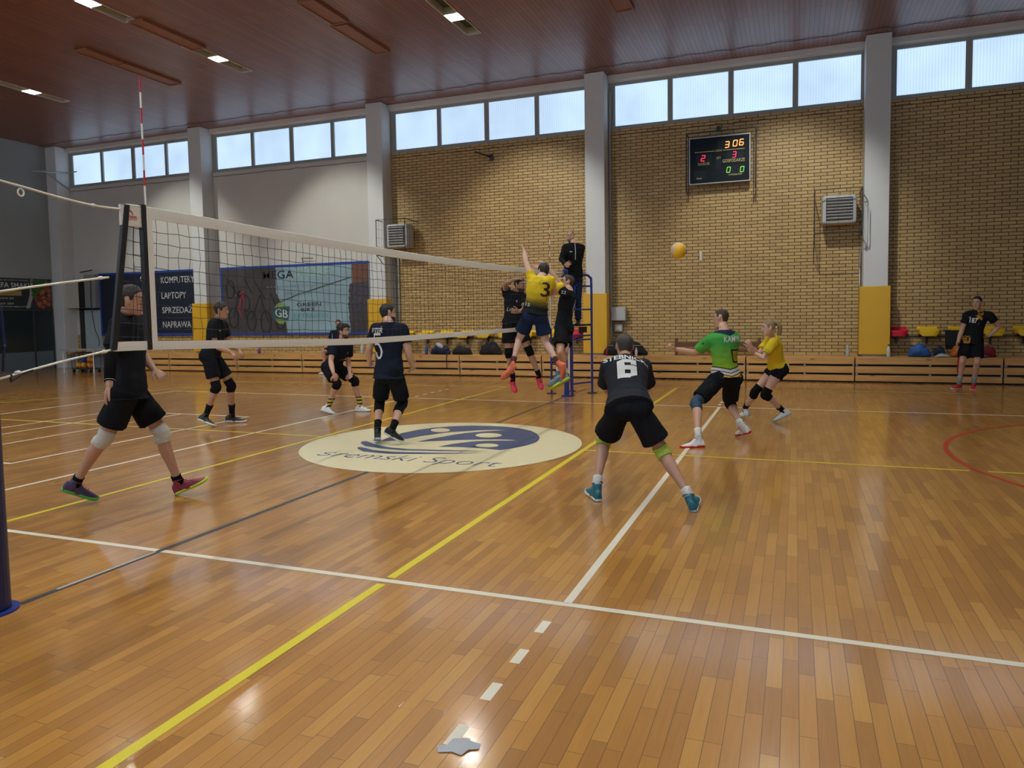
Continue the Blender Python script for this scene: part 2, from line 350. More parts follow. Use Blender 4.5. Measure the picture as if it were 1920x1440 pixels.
EM = [(-0.87,4.37),(-0.91,4.73),(-0.91,5.07),(-0.83,5.38),(-0.71,5.63),(-0.5,5.82),(-0.24,5.96),(0.04,6.0),(0.32,5.99),(0.57,5.88),(0.76,5.74),(0.92,5.52),(1.04,5.28),(1.11,5.05),(1.13,4.88),(1.11,4.72),(1.07,4.58),(0.98,4.39),(0.89,4.25),(0.71,4.29),(0.54,4.31),(0.29,4.3),(0.06,4.25),(0.13,4.45),(0.25,4.63),(0.35,4.74),(0.49,4.82),(0.68,4.89),(0.85,4.94),(0.75,4.97),(0.55,4.94),(0.36,4.88),(0.17,4.8),(-0.01,4.7),(-0.18,4.6),(-0.37,4.5),(-0.31,4.71),(-0.23,4.92),(-0.16,5.11),(-0.06,5.3),(0.13,5.5),(0.4,5.71),(0.23,5.67),(0.05,5.59),(-0.13,5.45),(-0.3,5.31),(-0.38,5.18),(-0.45,5.03),(-0.52,4.93),(-0.56,4.83),(-0.6,4.68),(-0.64,4.52)]
S1 = [(-1.09,4.33),(-1.03,4.2),(-0.87,4.05),(-0.57,3.94),(-0.26,3.92),(0.14,3.97),(0.47,4.05),(0.79,4.14),(0.29,4.08),(0.04,4.04),(-0.2,4.0),(-0.51,4.04),(-0.83,4.2),(-1.04,4.36)]
S2 = [(-0.91,3.95),(-0.84,3.84),(-0.67,3.7),(-0.33,3.67),(-0.1,3.71),(0.14,3.77),(0.48,3.9),(0.76,4.03),(0.46,3.95),(0.18,3.88),(-0.29,3.79),(-0.59,3.82),(-0.86,3.96)]
em = MB()
for P_ in (EM, S1, S2): em.poly([(x, y, .0045) for x, y in P_])
me = em.mesh('emblem'); bm = bmesh.new(); bm.from_mesh(me); bmesh.ops.triangulate(bm, faces=bm.faces, ngon_method='EAR_CLIP'); bm.to_mesh(me); bm.free()
link(me, 'emblem', M['logo_blue'], logo)
hl = MB()
for (hx, hy), a, b in (((-.5, 5.437), (.133, .037), (-.078, .155)), ((.336, 5.214), (.173, .048), (-.071, .168)), ((.614, 4.501), (.141, .04), (-.051, .122))):
    hl.poly([(hx+a[0]*math.cos(t)+b[0]*math.sin(t), hy+a[1]*math.cos(t)+b[1]*math.sin(t), .006) for t in [2*PI*k/32 for k in range(32)]])
hl.build('emblem_dot', M['logo_cream'], logo)
def text_mesh(s, size=1.0, off=0.0, shear=0.0, space=1.0, ext=0.0, sx=1.0):
    cu = bpy.data.curves.new('t', 'FONT'); cu.body = s; cu.size = size; cu.offset = off; cu.shear = shear; cu.space_character = space
    cu.align_x = 'CENTER'; cu.extrude = ext; cu.resolution_u = 3
    o = bpy.data.objects.new('t', cu); S.collection.objects.link(o)
    dg = bpy.context.evaluated_depsgraph_get(); dg.update()
    me = bpy.data.meshes.new_from_object(o.evaluated_get(dg)); bpy.data.objects.remove(o)
    for v in me.vertices: v.co.x *= sx
    return me
def fit_text(s, w, h=None, **k):
    me = text_mesh(s, 1.0, **k); xs = [v.co.x for v in me.vertices]; ys = [v.co.y for v in me.vertices]
    if not xs: return me
    W0, H0 = max(xs)-min(xs), max(ys)-min(ys); a = w/W0; b = (h/H0) if h else a
    cx0, y0 = (max(xs)+min(xs))/2, min(ys)
    for v in me.vertices: v.co.x = (v.co.x-cx0)*a; v.co.y = (v.co.y-y0)*b; v.co.z = 0
    return me
def place_text(s, w, h, origin, ax, ay, m, parent, name='lettering', **k):
    me = fit_text(s, w, h, **k); ax, ay, o = V(ax), V(ay), V(origin)
    for v in me.vertices: v.co = o+ax*v.co.x+ay*v.co.y
    ob = bpy.data.objects.new(name, me); me.materials.append(m); S.collection.objects.link(ob); ob.parent = parent; return ob
place_text('śremski Sport', 2.30, .42, (.02, 3.24, .005), (1, 0, 0), (.16, 1, 0), M['logo_blue'], logo, off=-.012)

tp = MB()
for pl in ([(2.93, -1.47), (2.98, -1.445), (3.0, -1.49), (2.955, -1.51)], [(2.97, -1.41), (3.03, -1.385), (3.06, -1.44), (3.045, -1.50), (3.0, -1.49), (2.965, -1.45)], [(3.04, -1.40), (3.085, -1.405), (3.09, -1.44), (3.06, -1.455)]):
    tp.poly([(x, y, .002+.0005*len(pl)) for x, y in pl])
tp.build('painted_lamp_glint', mat('pale_blue_glint', (.38, .41, .45), .4), floor)  # pale flat polygons painting a ceiling lamp's reflection onto the floor

# far wall: brick in the right-hand bays, plaster above a brick strip in the left-hand ones
holes = [(PX[i]+PW, PX[i+1]) for i in range(len(PX)-1)]
wb = MB(); xs = [XL, XR]+[v for h in holes for v in h]
xw = PX[2]
def zone(x, z): return 0 if (x > xw or z < 1.15) else 1
def skip_w(x, z): return ZS < z < ZH and any(a < x < b for a, b in holes)
X_, Z_ = sorted(set(xs+[xw])), [0, 1.15, ZS, ZH, ZC]
for a, b in zip(X_, X_[1:]):
    for c, d in zip(Z_, Z_[1:]):
        if skip_w((a+b)/2, (c+d)/2): continue
        wb.cur = 2 if c >= ZH else zone((a+b)/2, (c+d)/2)
        wb.box(a, b, YW, YW+.25, c, d)
wb.build('wall_far', [M['brick'], M['plaster'], M['beam']], kind='structure')
mb = MB(); mb.box(XL-.25, XL, YN, YW+.25, 0, ZC); mb.build('wall_left', M['plaster_grey'], kind='structure')
mb = MB(); mb.box(XR, XR+.25, YN, YW+.25, 0, ZC); mb.build('wall_right', M['plaster'], kind='structure')
mb = MB(); mb.box(XL-.25, XR+.25, YN-.25, YN, 0, 5.2); mb.box(XL-.25, XR+.25, YN-.25, YN, ZH, ZC); mb.box(XL-.25, XL+.4, YN-.25, YN, 5.2, ZH); mb.box(XR-.5, XR+.25, YN-.25, YN, 5.2, ZH); mb.build('wall_near', M['plaster'], kind='structure')
nf = MB(); nx = [XL+.4+(XR-XL-.9)*k/20 for k in range(21)]
for x in nx: nf.box(x-.05, x+.05, YN-.12, YN-.02, 5.2, ZH)
nf.box(nx[0], nx[-1], YN-.12, YN-.02, 5.2, 5.26); nf.box(nx[0], nx[-1], YN-.12, YN-.02, ZH-.06, ZH)
nfo = nf.build('window_6', M['frame'], kind='structure')
for a, b in zip(nx, nx[1:]):
    pm = MB(); pm.box(a+.04, b-.04, YN-.08, YN-.06, 5.25, ZH-.05); pm.build('pane', M['pane_near'], nfo)
# ceiling with recesses for the lamp trays
LX = [-14.38, -8.24, -2.24, 3.9, 10.1]; LY = [-3.6, -.2, 3.2, 6.6, 9.95]
LW, LL = .15, .95
cells = [(x, y) for x in LX for y in LY]
mb = MB(); quadgrid(mb, [XL-.2, XR+.2]+[x+s for x in LX for s in (-LW, LW)], [YN-.2, YW+.2]+[y+s for y in LY for s in (-LL, LL)],
    lambda a, b: V((a, b, ZC)), lambda x, y: any(abs(x-p) < LW and abs(y-q) < LL for p, q in cells))
mb.build('ceiling', M['ceil'], kind='structure')
mb = MB(); mb.box(XL-.2, XR+.2, YN-.2, YW+.2, ZC+.3, ZC+.4); mb.build('ceiling_slab', M['dark'], kind='structure')
M['liner'] = mat('dark_lamp_liner', (.05, .07, .07), .5)
# lamps
def lamp(i, j, proto=[None, None]):
    x, y = LX[i], LY[j]; on = i < 4
    col = ['leftmost', 'second from left', 'third from left', 'fourth from left', 'rightmost'][i]; row = ['nearest the camera end', 'second from the near wall', 'in the middle', 'second from the windows', 'nearest the windows'][j]
    k = 1 if on else 0
    o = bpy.data.objects.new('ceiling_light', None); S.collection.objects.link(o); o.location = (x, y, ZC); o.empty_display_size = .2
    tag(o, f'{"lit" if on else "unlit"} recessed ceiling light, {col} column, row {row}', 'ceiling light', 'recessed lights in the board ceiling')
    if proto[k] is None:
        t = MB(); t.box(-LW-.02, -LW, -LL, LL, -.01, .16); t.box(LW, LW+.02, -LL, LL, -.01, .16); t.box(-LW, LW, -LL-.02, -LL, -.01, .16); t.box(-LW, LW, LL, LL+.02, -.01, .16)
        t.box(-LW, LW, -LL, LL, .15, .17)
        a = t.build('reflector_tray', M['tray'], o)
        b_ = MB(); b_.box(-LW, LW, -.185, -.165, .0, .15); b = b_.build('divider', M['tray'], o); b2_ = MB(); b2_.box(-LW, LW, .165, .185, .0, .15); b2 = b2_.build('divider', M['tray'], o)
        d = MB(); d.box(-.06, .06, -.09, .09, .115, .145); c = d.build('bulb', M['lamp'] if on else M['white'], o)
        e_ = MB(); e_.box(-LW+.01, LW-.01, -LL+.02, -.20, .135, .149); e = e_.build('dark_liner', M['liner'], o); e2_ = MB(); e2_.box(-LW+.01, LW-.01, .20, LL-.02, .135, .149); e2 = e2_.build('dark_liner', M['liner'], o)
        proto[k] = (a, b, b2, c, e, e2)
    else:
        for q in proto[k]:
            c = q.copy(); S.collection.objects.link(c); c.parent = o
    if on and j == 4:
        ld = bpy.data.lights.new('reflector_beam', 'SPOT'); ld.energy = FLOOD_W; ld.color = LAMP_COL; ld.spot_size = math.radians(56); ld.spot_blend = .62; ld.shadow_soft_size = .07
        lo = bpy.data.objects.new('reflector_beam', ld); S.collection.objects.link(lo); lo.parent = o; lo.location = (0, .0, -.03); lo.rotation_euler = (math.radians(47), 0, 0)
for i in range(5):
    for j in range(5): lamp(i, j)
# brown boards closing unused light openings
hb = [(-10.5, 8.25, 9.15), (-10.5, 9.25, 10.87), (-8.1, 7.55, 9.17), (-4.45, 8.1, 9.2), (-4.55, 9.32, 11.0), (-4.5, 5.6, 7.5), (1.0, 9.2, 10.9)]
for n_, (x, y0, y1) in enumerate(hb):
    mb = MB(); mb.box(x-.16, x+.16, y0, y1, ZC-.035, ZC-.002)
    mb.box(x-.19, x-.16, y0-.03, y1+.03, ZC-.05, ZC-.002); mb.box(x+.16, x+.19, y0-.03, y1+.03, ZC-.05, ZC-.002); mb.box(x-.16, x+.16, y0-.03, y0, ZC-.05, ZC-.002); mb.box(x-.16, x+.16, y1, y1+.03, ZC-.05, ZC-.002)
    lb = ['short brown hatch board at the left, camera end of its pair', 'long brown hatch board at the left, window end of its pair', 'brown hatch board in line with the second lit lamp', 'short brown hatch board at top centre, camera end of its pair', 'long brown hatch board at top centre, window end of its pair', 'brown hatch board above the frame edge left of centre', 'brown hatch board right of the third lamp column'][n_]
    mb.build('ceiling_hatch', M['hatch'], label=lb, cat='ceiling hatch', group='brown hatch boards on the ceiling')
# windows: one per bay, four panes each
for n_, (a, b) in enumerate(holes):
    w = (b-a-.10)/4; fr = MB(); fw = .062
    y0, y1 = YW+.02, YW+.10
    fr.box(a, a+.10, y0, y1, ZS, ZH); 
    x = a+.10; panes = []
    for k in range(4):
        x1 = x+w
        fr.box(x, x+fw, y0-.02*(k % 2), y1, ZS, ZH); fr.box(x1-fw, x1, y0-.02*(k % 2), y1, ZS, ZH); fr.box(x+fw, x1-fw, y0-.02*(k % 2), y1, ZS, ZS+fw); fr.box(x+fw, x1-fw, y0-.02*(k % 2), y1, ZH-fw*1.3, ZH)
        panes.append((x+fw, x1-fw)); x = x1
    fo = fr.build(f'window_{n_+1}', M['frame'], kind='structure')
    for p, q in panes:
        pm = MB(); pm.box(p-.005, q+.005, YW+.055, YW+.07, ZS+fw-.005, ZH-fw*1.3+.005); pm.build('pane', M['pane'], fo)
    sl = MB(); sl.box(a, b, YW-.03, YW+.02, ZS-.03, ZS+.012); sl.build('sill', M['frame'], fo)
    st = MB(); st.box(b-1.2, b-1.0, YW-.02, YW+.02, ZH-.06, ZH-.02); st.tube([(b-1.0, YW-.02, ZH-.04), (b-.93, YW-.10, ZH-.02), (b-.9, YW-.02, ZH-.06)], .008, 6); st.build('stay', M['steel'], fo)
    bm_ = MB(); bm_.box(a, b, YW-.10, YW, ZH+.03, ZC-.0); bm_.build('trim_%d' % (n_+11), M['beam'], kind='structure')
# pillars with their yellow pads
for n_, x in enumerate(PX):
    mb = MB(); mb.box(x, x+PW, 14.4, YW+.0, 0, ZC-.005)
    mb.build('trim_%d' % (n_+1), M['pillar'], kind='structure', bevel=.012)
PADL = {1: 'yellow vinyl pad on the pillar between the two banners', 2: 'yellow vinyl pad on the pillar right of the bike banner', 3: 'yellow vinyl pad on the pillar behind the referee stand', 4: 'yellow vinyl pad on the pillar below the right heater', 5: 'yellow vinyl pad on the pillar at the far right end'}
for n_, x in enumerate(PX):
    if n_ == 0: continue
    mb = MB(); mb.box(x-.07, x+PW+.05, 14.34, 14.395, .60, 2.12); mb.box(x-.07, x-.005, 14.395, 14.62, .60, 2.12); mb.box(x+PW+.005, x+PW+.06, 14.395, 14.62, .60, 2.12)
    mb.build('wall_pad', M['pad'], bevel=.01, label=PADL[n_], cat='pillar pad', group='yellow pads on the pillars')
# conduit beside pillar and sagging cable under the windows
for n_, (a, b) in enumerate(holes):
    pts = [V((a-.2+(b-a+.4)*k/24, 14.86 if a < a+(b-a)*k/24 else 14.86, ZS-.14-.03*abs(math.sin(k*1.7))-.02*random.random())) for k in range(25)]
    pts = [V((min(max(p.x, a+.01), b-.01), p.y, p.z)) for p in pts]
    mb = MB(); mb.tube(pts, .006, 5)
    tag(mb.build('sagging_cable', M['black_steel']), ['thin dark cable sagging under the leftmost windows', 'thin dark cable sagging under the second windows from the left', 'thin dark cable sagging under the windows of the first brick bay', 'thin dark cable sagging under the windows above the scoreboard', 'thin dark cable sagging under the rightmost windows'][n_], 'cable', 'cables under the window band')
    pts = [V((a-.2+(b-a+.4)*k/30, 13.2+.05*math.sin(k*.9), ZC-.02-.018*abs(math.sin(k*1.1)))) for k in range(31)]
for n_, y in enumerate((13.0,)):
    mb = MB(); mb.tube([(XL+.1+(XR-XL-.2)*k/160, 14.1+.035*math.sin(k*1.9)+.02*math.sin(k*.7), ZC-.012-.008*math.sin(k*2.3)) for k in range(161)], .006, 5)
    tag(mb.build('ceiling_cable', M['black_steel']), 'thin wavy cable fixed to the ceiling boards along the windows', 'cable')
mb = MB()
for (a, b) in ((14.93, 0),): mb.tube([(PX[4]-.04, 14.80, .6), (PX[4]-.04, 14.80, 3.0)], .02, 8)
tag(mb.build('conduit_pipe', M['steel'], smooth=True), 'grey vertical conduit pipe against the pillar under the right heater', 'pipe')
mb = MB(); mb.box(PX[3]+PW+.02, PX[3]+PW+.07, 14.82, 14.88, .6, 7.2)
tag(mb.build('conduit_pipe', M['frame']), 'flat grey duct running up the pillar behind the referee', 'pipe')
mb = MB(); mb.box(PX[2]+PW+.03, PX[2]+PW+.09, 14.82, 14.89, .6, 3.3); mb.box(PX[2]+PW+.16, PX[2]+PW+.20, 14.84, 14.89, .6, 3.3)
tag(mb.build('conduit_pipe', M['frame']), 'pair of grey ducts rising to the left heater', 'pipe')
M['backing'] = mat('brown_backing_board', (.10, .048, .018), .7)
# bleachers along the far wall
JX = [-17.0, -14.36, -11.67, -9.28, -6.79, -4.2, -1.88, .76, 3.12, 5.42, 8.22, 10.9]
BLAB = ['leftmost folded bleacher section, behind the net edge', 'folded bleacher section under the computer banner', 'folded bleacher section under the left half of the bike banner', 'folded bleacher section with the seated person', 'folded bleacher section behind the player numbered 5', 'folded bleacher section under the bags left of the referee stand', 'folded bleacher section behind the referee stand', 'folded bleacher section with the large black bag', 'folded bleacher section with the brown chair frame, behind the player in green', 'folded bleacher section under the right heater pillar', 'folded bleacher section behind the standing player at right', ]
for n_, (a, b) in enumerate(zip(JX, JX[1:])):
    g = empty('bleacher', (a, 14.0, 0), BLAB[n_], 'bleacher', 'folded pine bleachers along the far wall')
    o = (a, 14.0, 0)
    for z0, z1, yy in ((.404, .560, 0), (.207, .357, .012), (.03, .163, .024)):
        p = MB(); p.box(a+.012, b-.012, 14.0+yy, 14.04+yy, z0, z1)
        if z0 > .4: p.box(a+.012, b-.012, 14.04, 14.34, z1-.035, z1)
        p.build('plank', M['pine'], g, o, bevel=.006)
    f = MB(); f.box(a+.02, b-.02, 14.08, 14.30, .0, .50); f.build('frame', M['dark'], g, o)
    h = MB()
    for xx in (a+.02, (a+b)/2+.1*math.sin(n_), b-.05):
        for z in (.385, .185):
            h = MB(); h.box(xx, xx+.045, 14.02, 14.05, z-.018, z+.018); h.build('hinge', M['steel'], g, o)
for n_, (a, b) in enumerate([(PX[i]+PW+.06, PX[i+1]-.07) for i in range(5)]):
    mb = MB(); mb.box(a, b, 14.34, YW, .50, .556); mb.build('trim_%d' % (n_+21), M['pine'], kind='structure')
# plastic seats along the wall
def seat(proto=[None, None]):
    pass
SEATS = [(-6.20+.62*k, 'yellow') for k in range(8)]+[(-1.17, 'red')]+[(6.32, 'red')]+[(6.93+.61*k, 'yellow') for k in range(6)]
ORD = ['first', 'second', 'third', 'fourth', 'fifth', 'sixth', 'seventh', 'eighth', 'ninth', 'tenth']
sp = {}
for n_, (x, c) in enumerate(SEATS):
    if x > 5 and PX[4]+PW > x-.2: continue
    side = 'left of the referee stand' if x < 0 else 'at the right end of the hall'
    k = n_ if x < 0 else n_-10
    lab = ('red plastic wall seat seen through the referee stand' if c == 'red' and x < 0 else 'red plastic wall seat beside the right pillar pad' if c == 'red' else f'yellow wall seat, {ORD[k]} from the left, {side}')
    g = empty('plastic_chair', (x, 14.68, 1.0), lab, 'chair', 'plastic seats on the far wall')
    if c not in sp:
        m_ = MB(); n1 = 11
        prof = [(-.21, .105, .165), (-.205, .130, .190), (-.17, .138, .205), (-.05, .122, .21), (.08, .124, .21), (.16, .15, .205), (.20, .20, .19)]
        top = [[V((hw*(j/(n1-1)*2-1), y+.02*abs(j/(n1-1)*2-1)**4, z+.012*abs(j/(n1-1)*2-1)**3)) for j in range(n1)] for (y, z, hw) in prof]
        low = [V((p.x*.86, p.y+.015, .0)) for p in top[0]]
        m_.loft([low]+top, cap=False, closed=False)
        m_.loft([[V((p.x*.86, p.y+.03, .0)) for p in top[0]]]+[[p+V((0, .012, -.016)) for p in r] for r in top], cap=False, closed=False)
        for e_ in (0, n1-1): m_.loft([[r[e_] for r in top], [V((r[e_].x*.9, r[e_].y, max(r[e_].z-.10, .0))) for r in top]], cap=False, closed=False)
        a_ = m_.build('seat_shell', M['seat_'+c], g, smooth=True)
        k_ = MB(); k_.box(-.03, .03, -.12, .2, -.02, .06); k_.box(-.02, .02, .16, .2, -.18, .0); b_ = k_.build('bracket', M['black_steel'], g)
        sp[c] = (a_, b_)
    else:
        for q in sp[c]:
            c_ = q.copy(); S.collection.objects.link(c_); c_.parent = g
mb = MB(); mb.box(-6.6, -.85, 14.887, 14.899, .97, 1.0); tag(mb.build('seat_rail', M['black_steel']), 'dark rail carrying the seat row left of the referee stand', 'rail')
mb = MB(); mb.box(6.12, 11.9, 14.887, 14.899, .97, 1.0); tag(mb.build('seat_rail', M['black_steel']), 'dark rail carrying the seat row at the right end', 'rail')

# ------------------------------------------------------------------ heaters with guard cages
def heater(x0, x1, z0, z1, lab, cagelab):
    g = empty('fan_heater', ((x0+x1)/2, 14.3, z0), lab, 'heater', 'wall fan heaters'); o = ((x0+x1)/2, 14.3, z0)
    w, h = x1-x0, z1-z0
    m = MB(); m.box(x0, x1, 14.32, 14.75, z0, z1); m.build('casing', M['heater'], g, o, bevel=.05)
    m = MB(); m.box(x0+.08, x1-.08, 14.300, 14.322, z0+.07, z1-.06); m.build('louvre_recess', M['dark'], g, o, bevel=.008)
    for k in range(7):
        z = z0+.11+(h-.22)*k/6
        m = MB(); m.obox(((x0+x1)/2, 14.285, z), (w/2-.09, 0, 0), (0, .02, -.014), (0, .004, .006)); m.build('slat', M['slat'], g, o)
    m = MB(); m.box((x0+x1)/2-.03, (x0+x1)/2+.03, 14.72, 14.9, z0+.1, z1-.1); m.build('wall_bracket', M['steel'], g, o)
    a, b, c, d = x0-.16, x1+.09, z0-.22, z1+.10; ya, yb = 14.05, 14.88
    g2 = empty('guard_cage', ((a+b)/2, 14.1, c), cagelab, 'guard cage', 'steel cages round the heaters'); o2 = ((a+b)/2, 14.1, c)
    m = MB()
    m.tube([(a, ya, c), (b, ya, c), (b, ya, d), (a, ya, d)], .014, 6, closed=True)
    for px_, pz in ((a, c), (b, c), (a, d), (b, d)): m.tube([(px_, ya, pz), (px_, yb, pz-.02)], .011, 6)
    m.tube([(a, ya, c), (a, yb, c-.55)], .010, 6); m.tube([(b, ya, c), (b, ya+.05, c-.1)], .012, 6)
    m.build('frame', M['black_steel'], g2, o2)
    m = MB()
    for k in range(1, 4): m.tube([(a+(b-a)*k/4, ya, c), (a+(b-a)*k/4, ya, d)], .003, 5)
    for k in range(1, 6): m.tube([(b, ya+(yb-ya)*k/6, c), (b, ya+(yb-ya)*k/6, d)], .003, 5); m.tube([(a, ya+(yb-ya)*k/6, c), (a, ya+(yb-ya)*k/6, d)], .003, 5)
    for k in range(1, 4):
        z = c+(d-c)*k/4; m.tube([(a, yb, z), (a, ya, z)], .003, 5); m.tube([(b, ya, z), (b, yb, z)], .003, 5)
    m.build('wires', M['black_steel'], g2, o2)
heater(4.73, 5.44, 3.54, 4.17, 'grey fan heater with white slats high on the wall near the right pillar', 'black wire cage around the right heater')
heater(-6.52, -5.87, 3.54, 4.19, 'grey fan heater with white slats on the wall above the net top', 'black wire cage around the left heater')
g = empty('hanger_frame', (5.62, 14.36, 2.9), 'pale bent rod frame hanging on the right pillar beside the heater', 'rod frame')
m = MB(); m.tube([(5.62, 14.38, 3.95), (5.70, 14.36, 3.78), (5.70, 14.36, 2.98), (5.63, 14.38, 2.95), (5.62, 14.38, 3.1)], .012, 6)
m.build('rod', M['pillar'], g, (5.62, 14.36, 2.9))

# ------------------------------------------------------------------ scoreboard
sx0, sx1, sz0, sz1, sy = 1.78, 3.15, 4.70, 5.765, 14.60
g = empty('scoreboard', ((sx0+sx1)/2, 14.7, sz0), 'black electronic scoreboard with orange, red and green digits', 'scoreboard'); o = ((sx0+sx1)/2, 14.7, sz0)
m = MB(); m.box(sx0, sx1, sy, sy+.14, sz0, sz1); m.build('case', M['board'], g, o)
m = MB()
for a in ((sx0-.02, sx1+.02, sz0-.02, sz0), (sx0-.02, sx1+.02, sz1, sz1+.02), (sx0-.02, sx0, sz0, sz1), (sx1, sx1+.02, sz0, sz1)): m.box(a[0], a[1], sy-.012, sy+.14, a[2], a[3])
m.build('frame', M['steel'], g, o)
SW, SH = sx1-sx0, sz1-sz0
def sxz(u, v): return sx0+SW*u, sz0+SH*(1-v)
def tile(u0, v0, u1, v1):
    a, b = sxz(u0, v1); c, d = sxz(u1, v0); m = MB(); m.box(a, c, sy-.004, sy, b, d); m.build('digit_window', M['boardtile'], g, o)
for t in ((.47, .07, .90, .28), (.10, .36, .37, .53), (.62, .36, .90, .53), (.43, .50, .53, .70), (.06, .72, .27, .90), (.63, .66, .92, .86)): tile(*t)
SEG = {'0': 'abcdef', '1': 'bc', '2': 'abged', '3': 'abgcd', '5': 'afgcd', '6': 'afgcde', '8': 'abcdefg'}
def digit(ch, u, v, w, h, mt):
    # centre (u, v) as fractions of the face; seven segment bars, leaning a little
    cx_, cz_ = sxz(u, v); w *= SW; h *= SH; t = w*.20; m = MB()
    P_ = {'a': (0, h/2, 1), 'd': (0, -h/2, 1), 'g': (0, 0, 1), 'b': (w/2, h/4, 0), 'c': (w/2, -h/4, 0), 'f': (-w/2, h/4, 0), 'e': (-w/2, -h/4, 0)}
    for s_ in SEG[ch]:
        x, z, hor = P_[s_]; x += z*.14
        if hor: m.obox((cx_+x, sy-.008, cz_+z), (w/2-t*.15, 0, 0), (0, .003, 0), (0, 0, t/2))
        else: m.obox((cx_+x, sy-.008, cz_+z), (t/2, 0, 0), (0, .003, 0), (.14*(h/4-t*.2), 0, h/4-t*.2))
    m.build('digit', mt, g, o)
digit('3', .63, .19, .062, .125, M['led_o']); digit('0', .765, .175, .062, .125, M['led_o']); digit('6', .87, .165, .062, .125, M['led_o'])
digit('2', .225, .445, .06, .12, M['led_r']); digit('3', .75, .42, .055, .12, M['led_r'])
digit('0', .655, .745, .055, .115, M['led_g']); digit('0', .88, .755, .055, .115, M['led_g'])
def stext(s, u, v, w, h, **k):
    x, z = sxz(u, v); place_text(s, w*SW, h*SH, V((x, sy-.007, z))-V(o), (1, 0, 0), (0, 0, 1), M['label_y'], g, **k)
stext('CZAS', .49, .325, .11, .045); stext('GOŚCIE', .235, .60, .20, .075); stext('GOSPODARZE', .74, .58, .37, .07); stext('SET', .49, .49, .075, .05)
stext('STRZAŁÓW', .77, .875, .22, .045); stext('Skala', .16, .905, .09, .035)
m = MB()
for u0, u1 in ((.08, .42), (.56, .92)):
    a, z = sxz(u0, .305); b, _ = sxz(u1, .305); m.box(a, b, sy-.006, sy-.001, z-.006, z+.006)
m.build('divider_line', M['label_y'], g, o)
g2 = empty('guard_cage', (2.45, 14.5, 4.4), 'black steel bar frame standing off the wall around the scoreboard', 'guard cage'); o2 = (2.45, 14.5, 4.4)
m = MB(); a, b, c, d, y = sx0-.07, sx1+.14, 4.50, 5.88, 14.45
m.tube([(a, y, c), (a, y, d), (b, y, d), (b, y, c)], .013, 6)
for x, z in ((a, d), (b, d), (a, c), (b, c)): m.tube([(x, y, z), (x, 14.88, z)], .011, 6)
m.tube([(b, 14.84, d), (b, 14.84, 4.2)], .009, 6); m.tube([(a, 14.84, d), (a, 14.84, 4.3)], .009, 6)
m.build('frame', M['black_steel'], g2, o2)
g = empty('wall_bracket', (2.5, 14.7, 5.9), 'short black arm sticking out above the scoreboard', 'bracket')
m = MB(); m.tube([(2.52, 14.55, 5.9), (2.42, 14.85, 6.02)], .018, 6); m.box(2.38, 2.46, 14.85, 14.89, 5.95, 6.08); m.build('arm', M['black_steel'], g, (2.5, 14.7, 5.9))
g = empty('wall_bracket', (-3.6, 14.7, 5.9), 'short black bracket on the brick below the windows of the first brick bay', 'bracket')
m = MB(); m.tube([(-3.85, 14.5, 5.98), (-3.52, 14.86, 5.88)], .022, 6); m.box(-3.56, -3.48, 14.84, 14.89, 5.78, 5.96); m.build('arm', M['black_steel'], g, (-3.6, 14.7, 5.9))
g = empty('corner_bracket', (-19.5, 14.2, 6.3), 'dark angled bracket on the corner pillar at the far left', 'bracket')
m = MB(); m.tube([(-19.42, 14.85, 6.75), (-19.38, 13.5, 6.62)], .03, 5); m.tube([(-19.42, 14.85, 6.2), (-19.4, 14.0, 6.66)], .022, 5); m.tube([(-19.0, 14.85, 6.78), (-19.42, 14.6, 6.72)], .02, 5); m.build('arm', M['steel'], g, (-19.5, 14.2, 6.3))
m = MB(); m.box(1.975, 2.03, 14.86, 14.899, 2.87, 3.10); tag(m.build('wall_socket', M['white'], bevel=.006), 'small white upright plate on the brick wall right of the ball', 'wall plate')
g = empty('switch_box', (-.2, 14.6, 1.4), 'grey electrical cabinet on the brick beside the pillar pad', 'electrical box'); o = (-.2, 14.6, 1.4)
m = MB(); m.box(-.22, .16, 14.70, 14.88, 1.42, 1.76); m.build('cabinet', M['heater'], g, o, bevel=.012)
m = MB(); m.box(.145, .15, 14.69, 14.70, 1.45, 1.73); m.build('hinge', M['steel'], g, o)
g = empty('wall_socket', (-.1, 14.8, 1.2), 'small grey socket box under the electrical cabinet', 'wall socket')
m = MB(); m.box(-.15, .05, 14.80, 14.88, 1.14, 1.33); m.build('casing', M['heater'], g, (-.1, 14.8, 1.2), bevel=.01)
m = MB(); m.box(-.10, .0, 14.79, 14.80, 1.19, 1.29); m.build('cover', M['white'], g, (-.1, 14.8, 1.2))
# ------------------------------------------------------------------ banners
def printed(name, fn):
    m = bpy.data.materials.new(name); m.use_nodes = True; nt = m.node_tree; fn(nt, nt.nodes['Principled BSDF']); return m
M['ban_navy'] = mat('navy_banner_vinyl', (.010, .016, .034), .5, noise=.1)
M['ban_blue'] = mat('blue_banner_edge', (.02, .055, .30), .5)
M['ban_text'] = mat('banner_white_print', (.55, .57, .58), .6)
M['ban_sky'] = mat('pale_blue_banner_print', (.23, .35, .41), .5, noise=.35, nscale=1.2)
M['ban_teal'] = mat('teal_banner_print', (.10, .32, .38), .5, noise=.2, nscale=3)
M['ban_photo'] = mat('brown_grey_photo_print', (.055, .050, .052), .5, noise=.55, nscale=2.2)
M['ban_tree'] = mat('dark_foliage_print', (.05, .045, .065), .5, noise=.9, nscale=9)
M['ban_brown'] = mat('brown_roof_print', (.14, .065, .04), .5, noise=.3)
M['ban_black'] = mat('bicycle_print', (.012, .013, .017), .5)
M['ban_red'] = mat('red_bicycle_print', (.32, .02, .05), .5)
M['ban_green'] = mat('green_disc_print', (.20, .32, .10), .5)
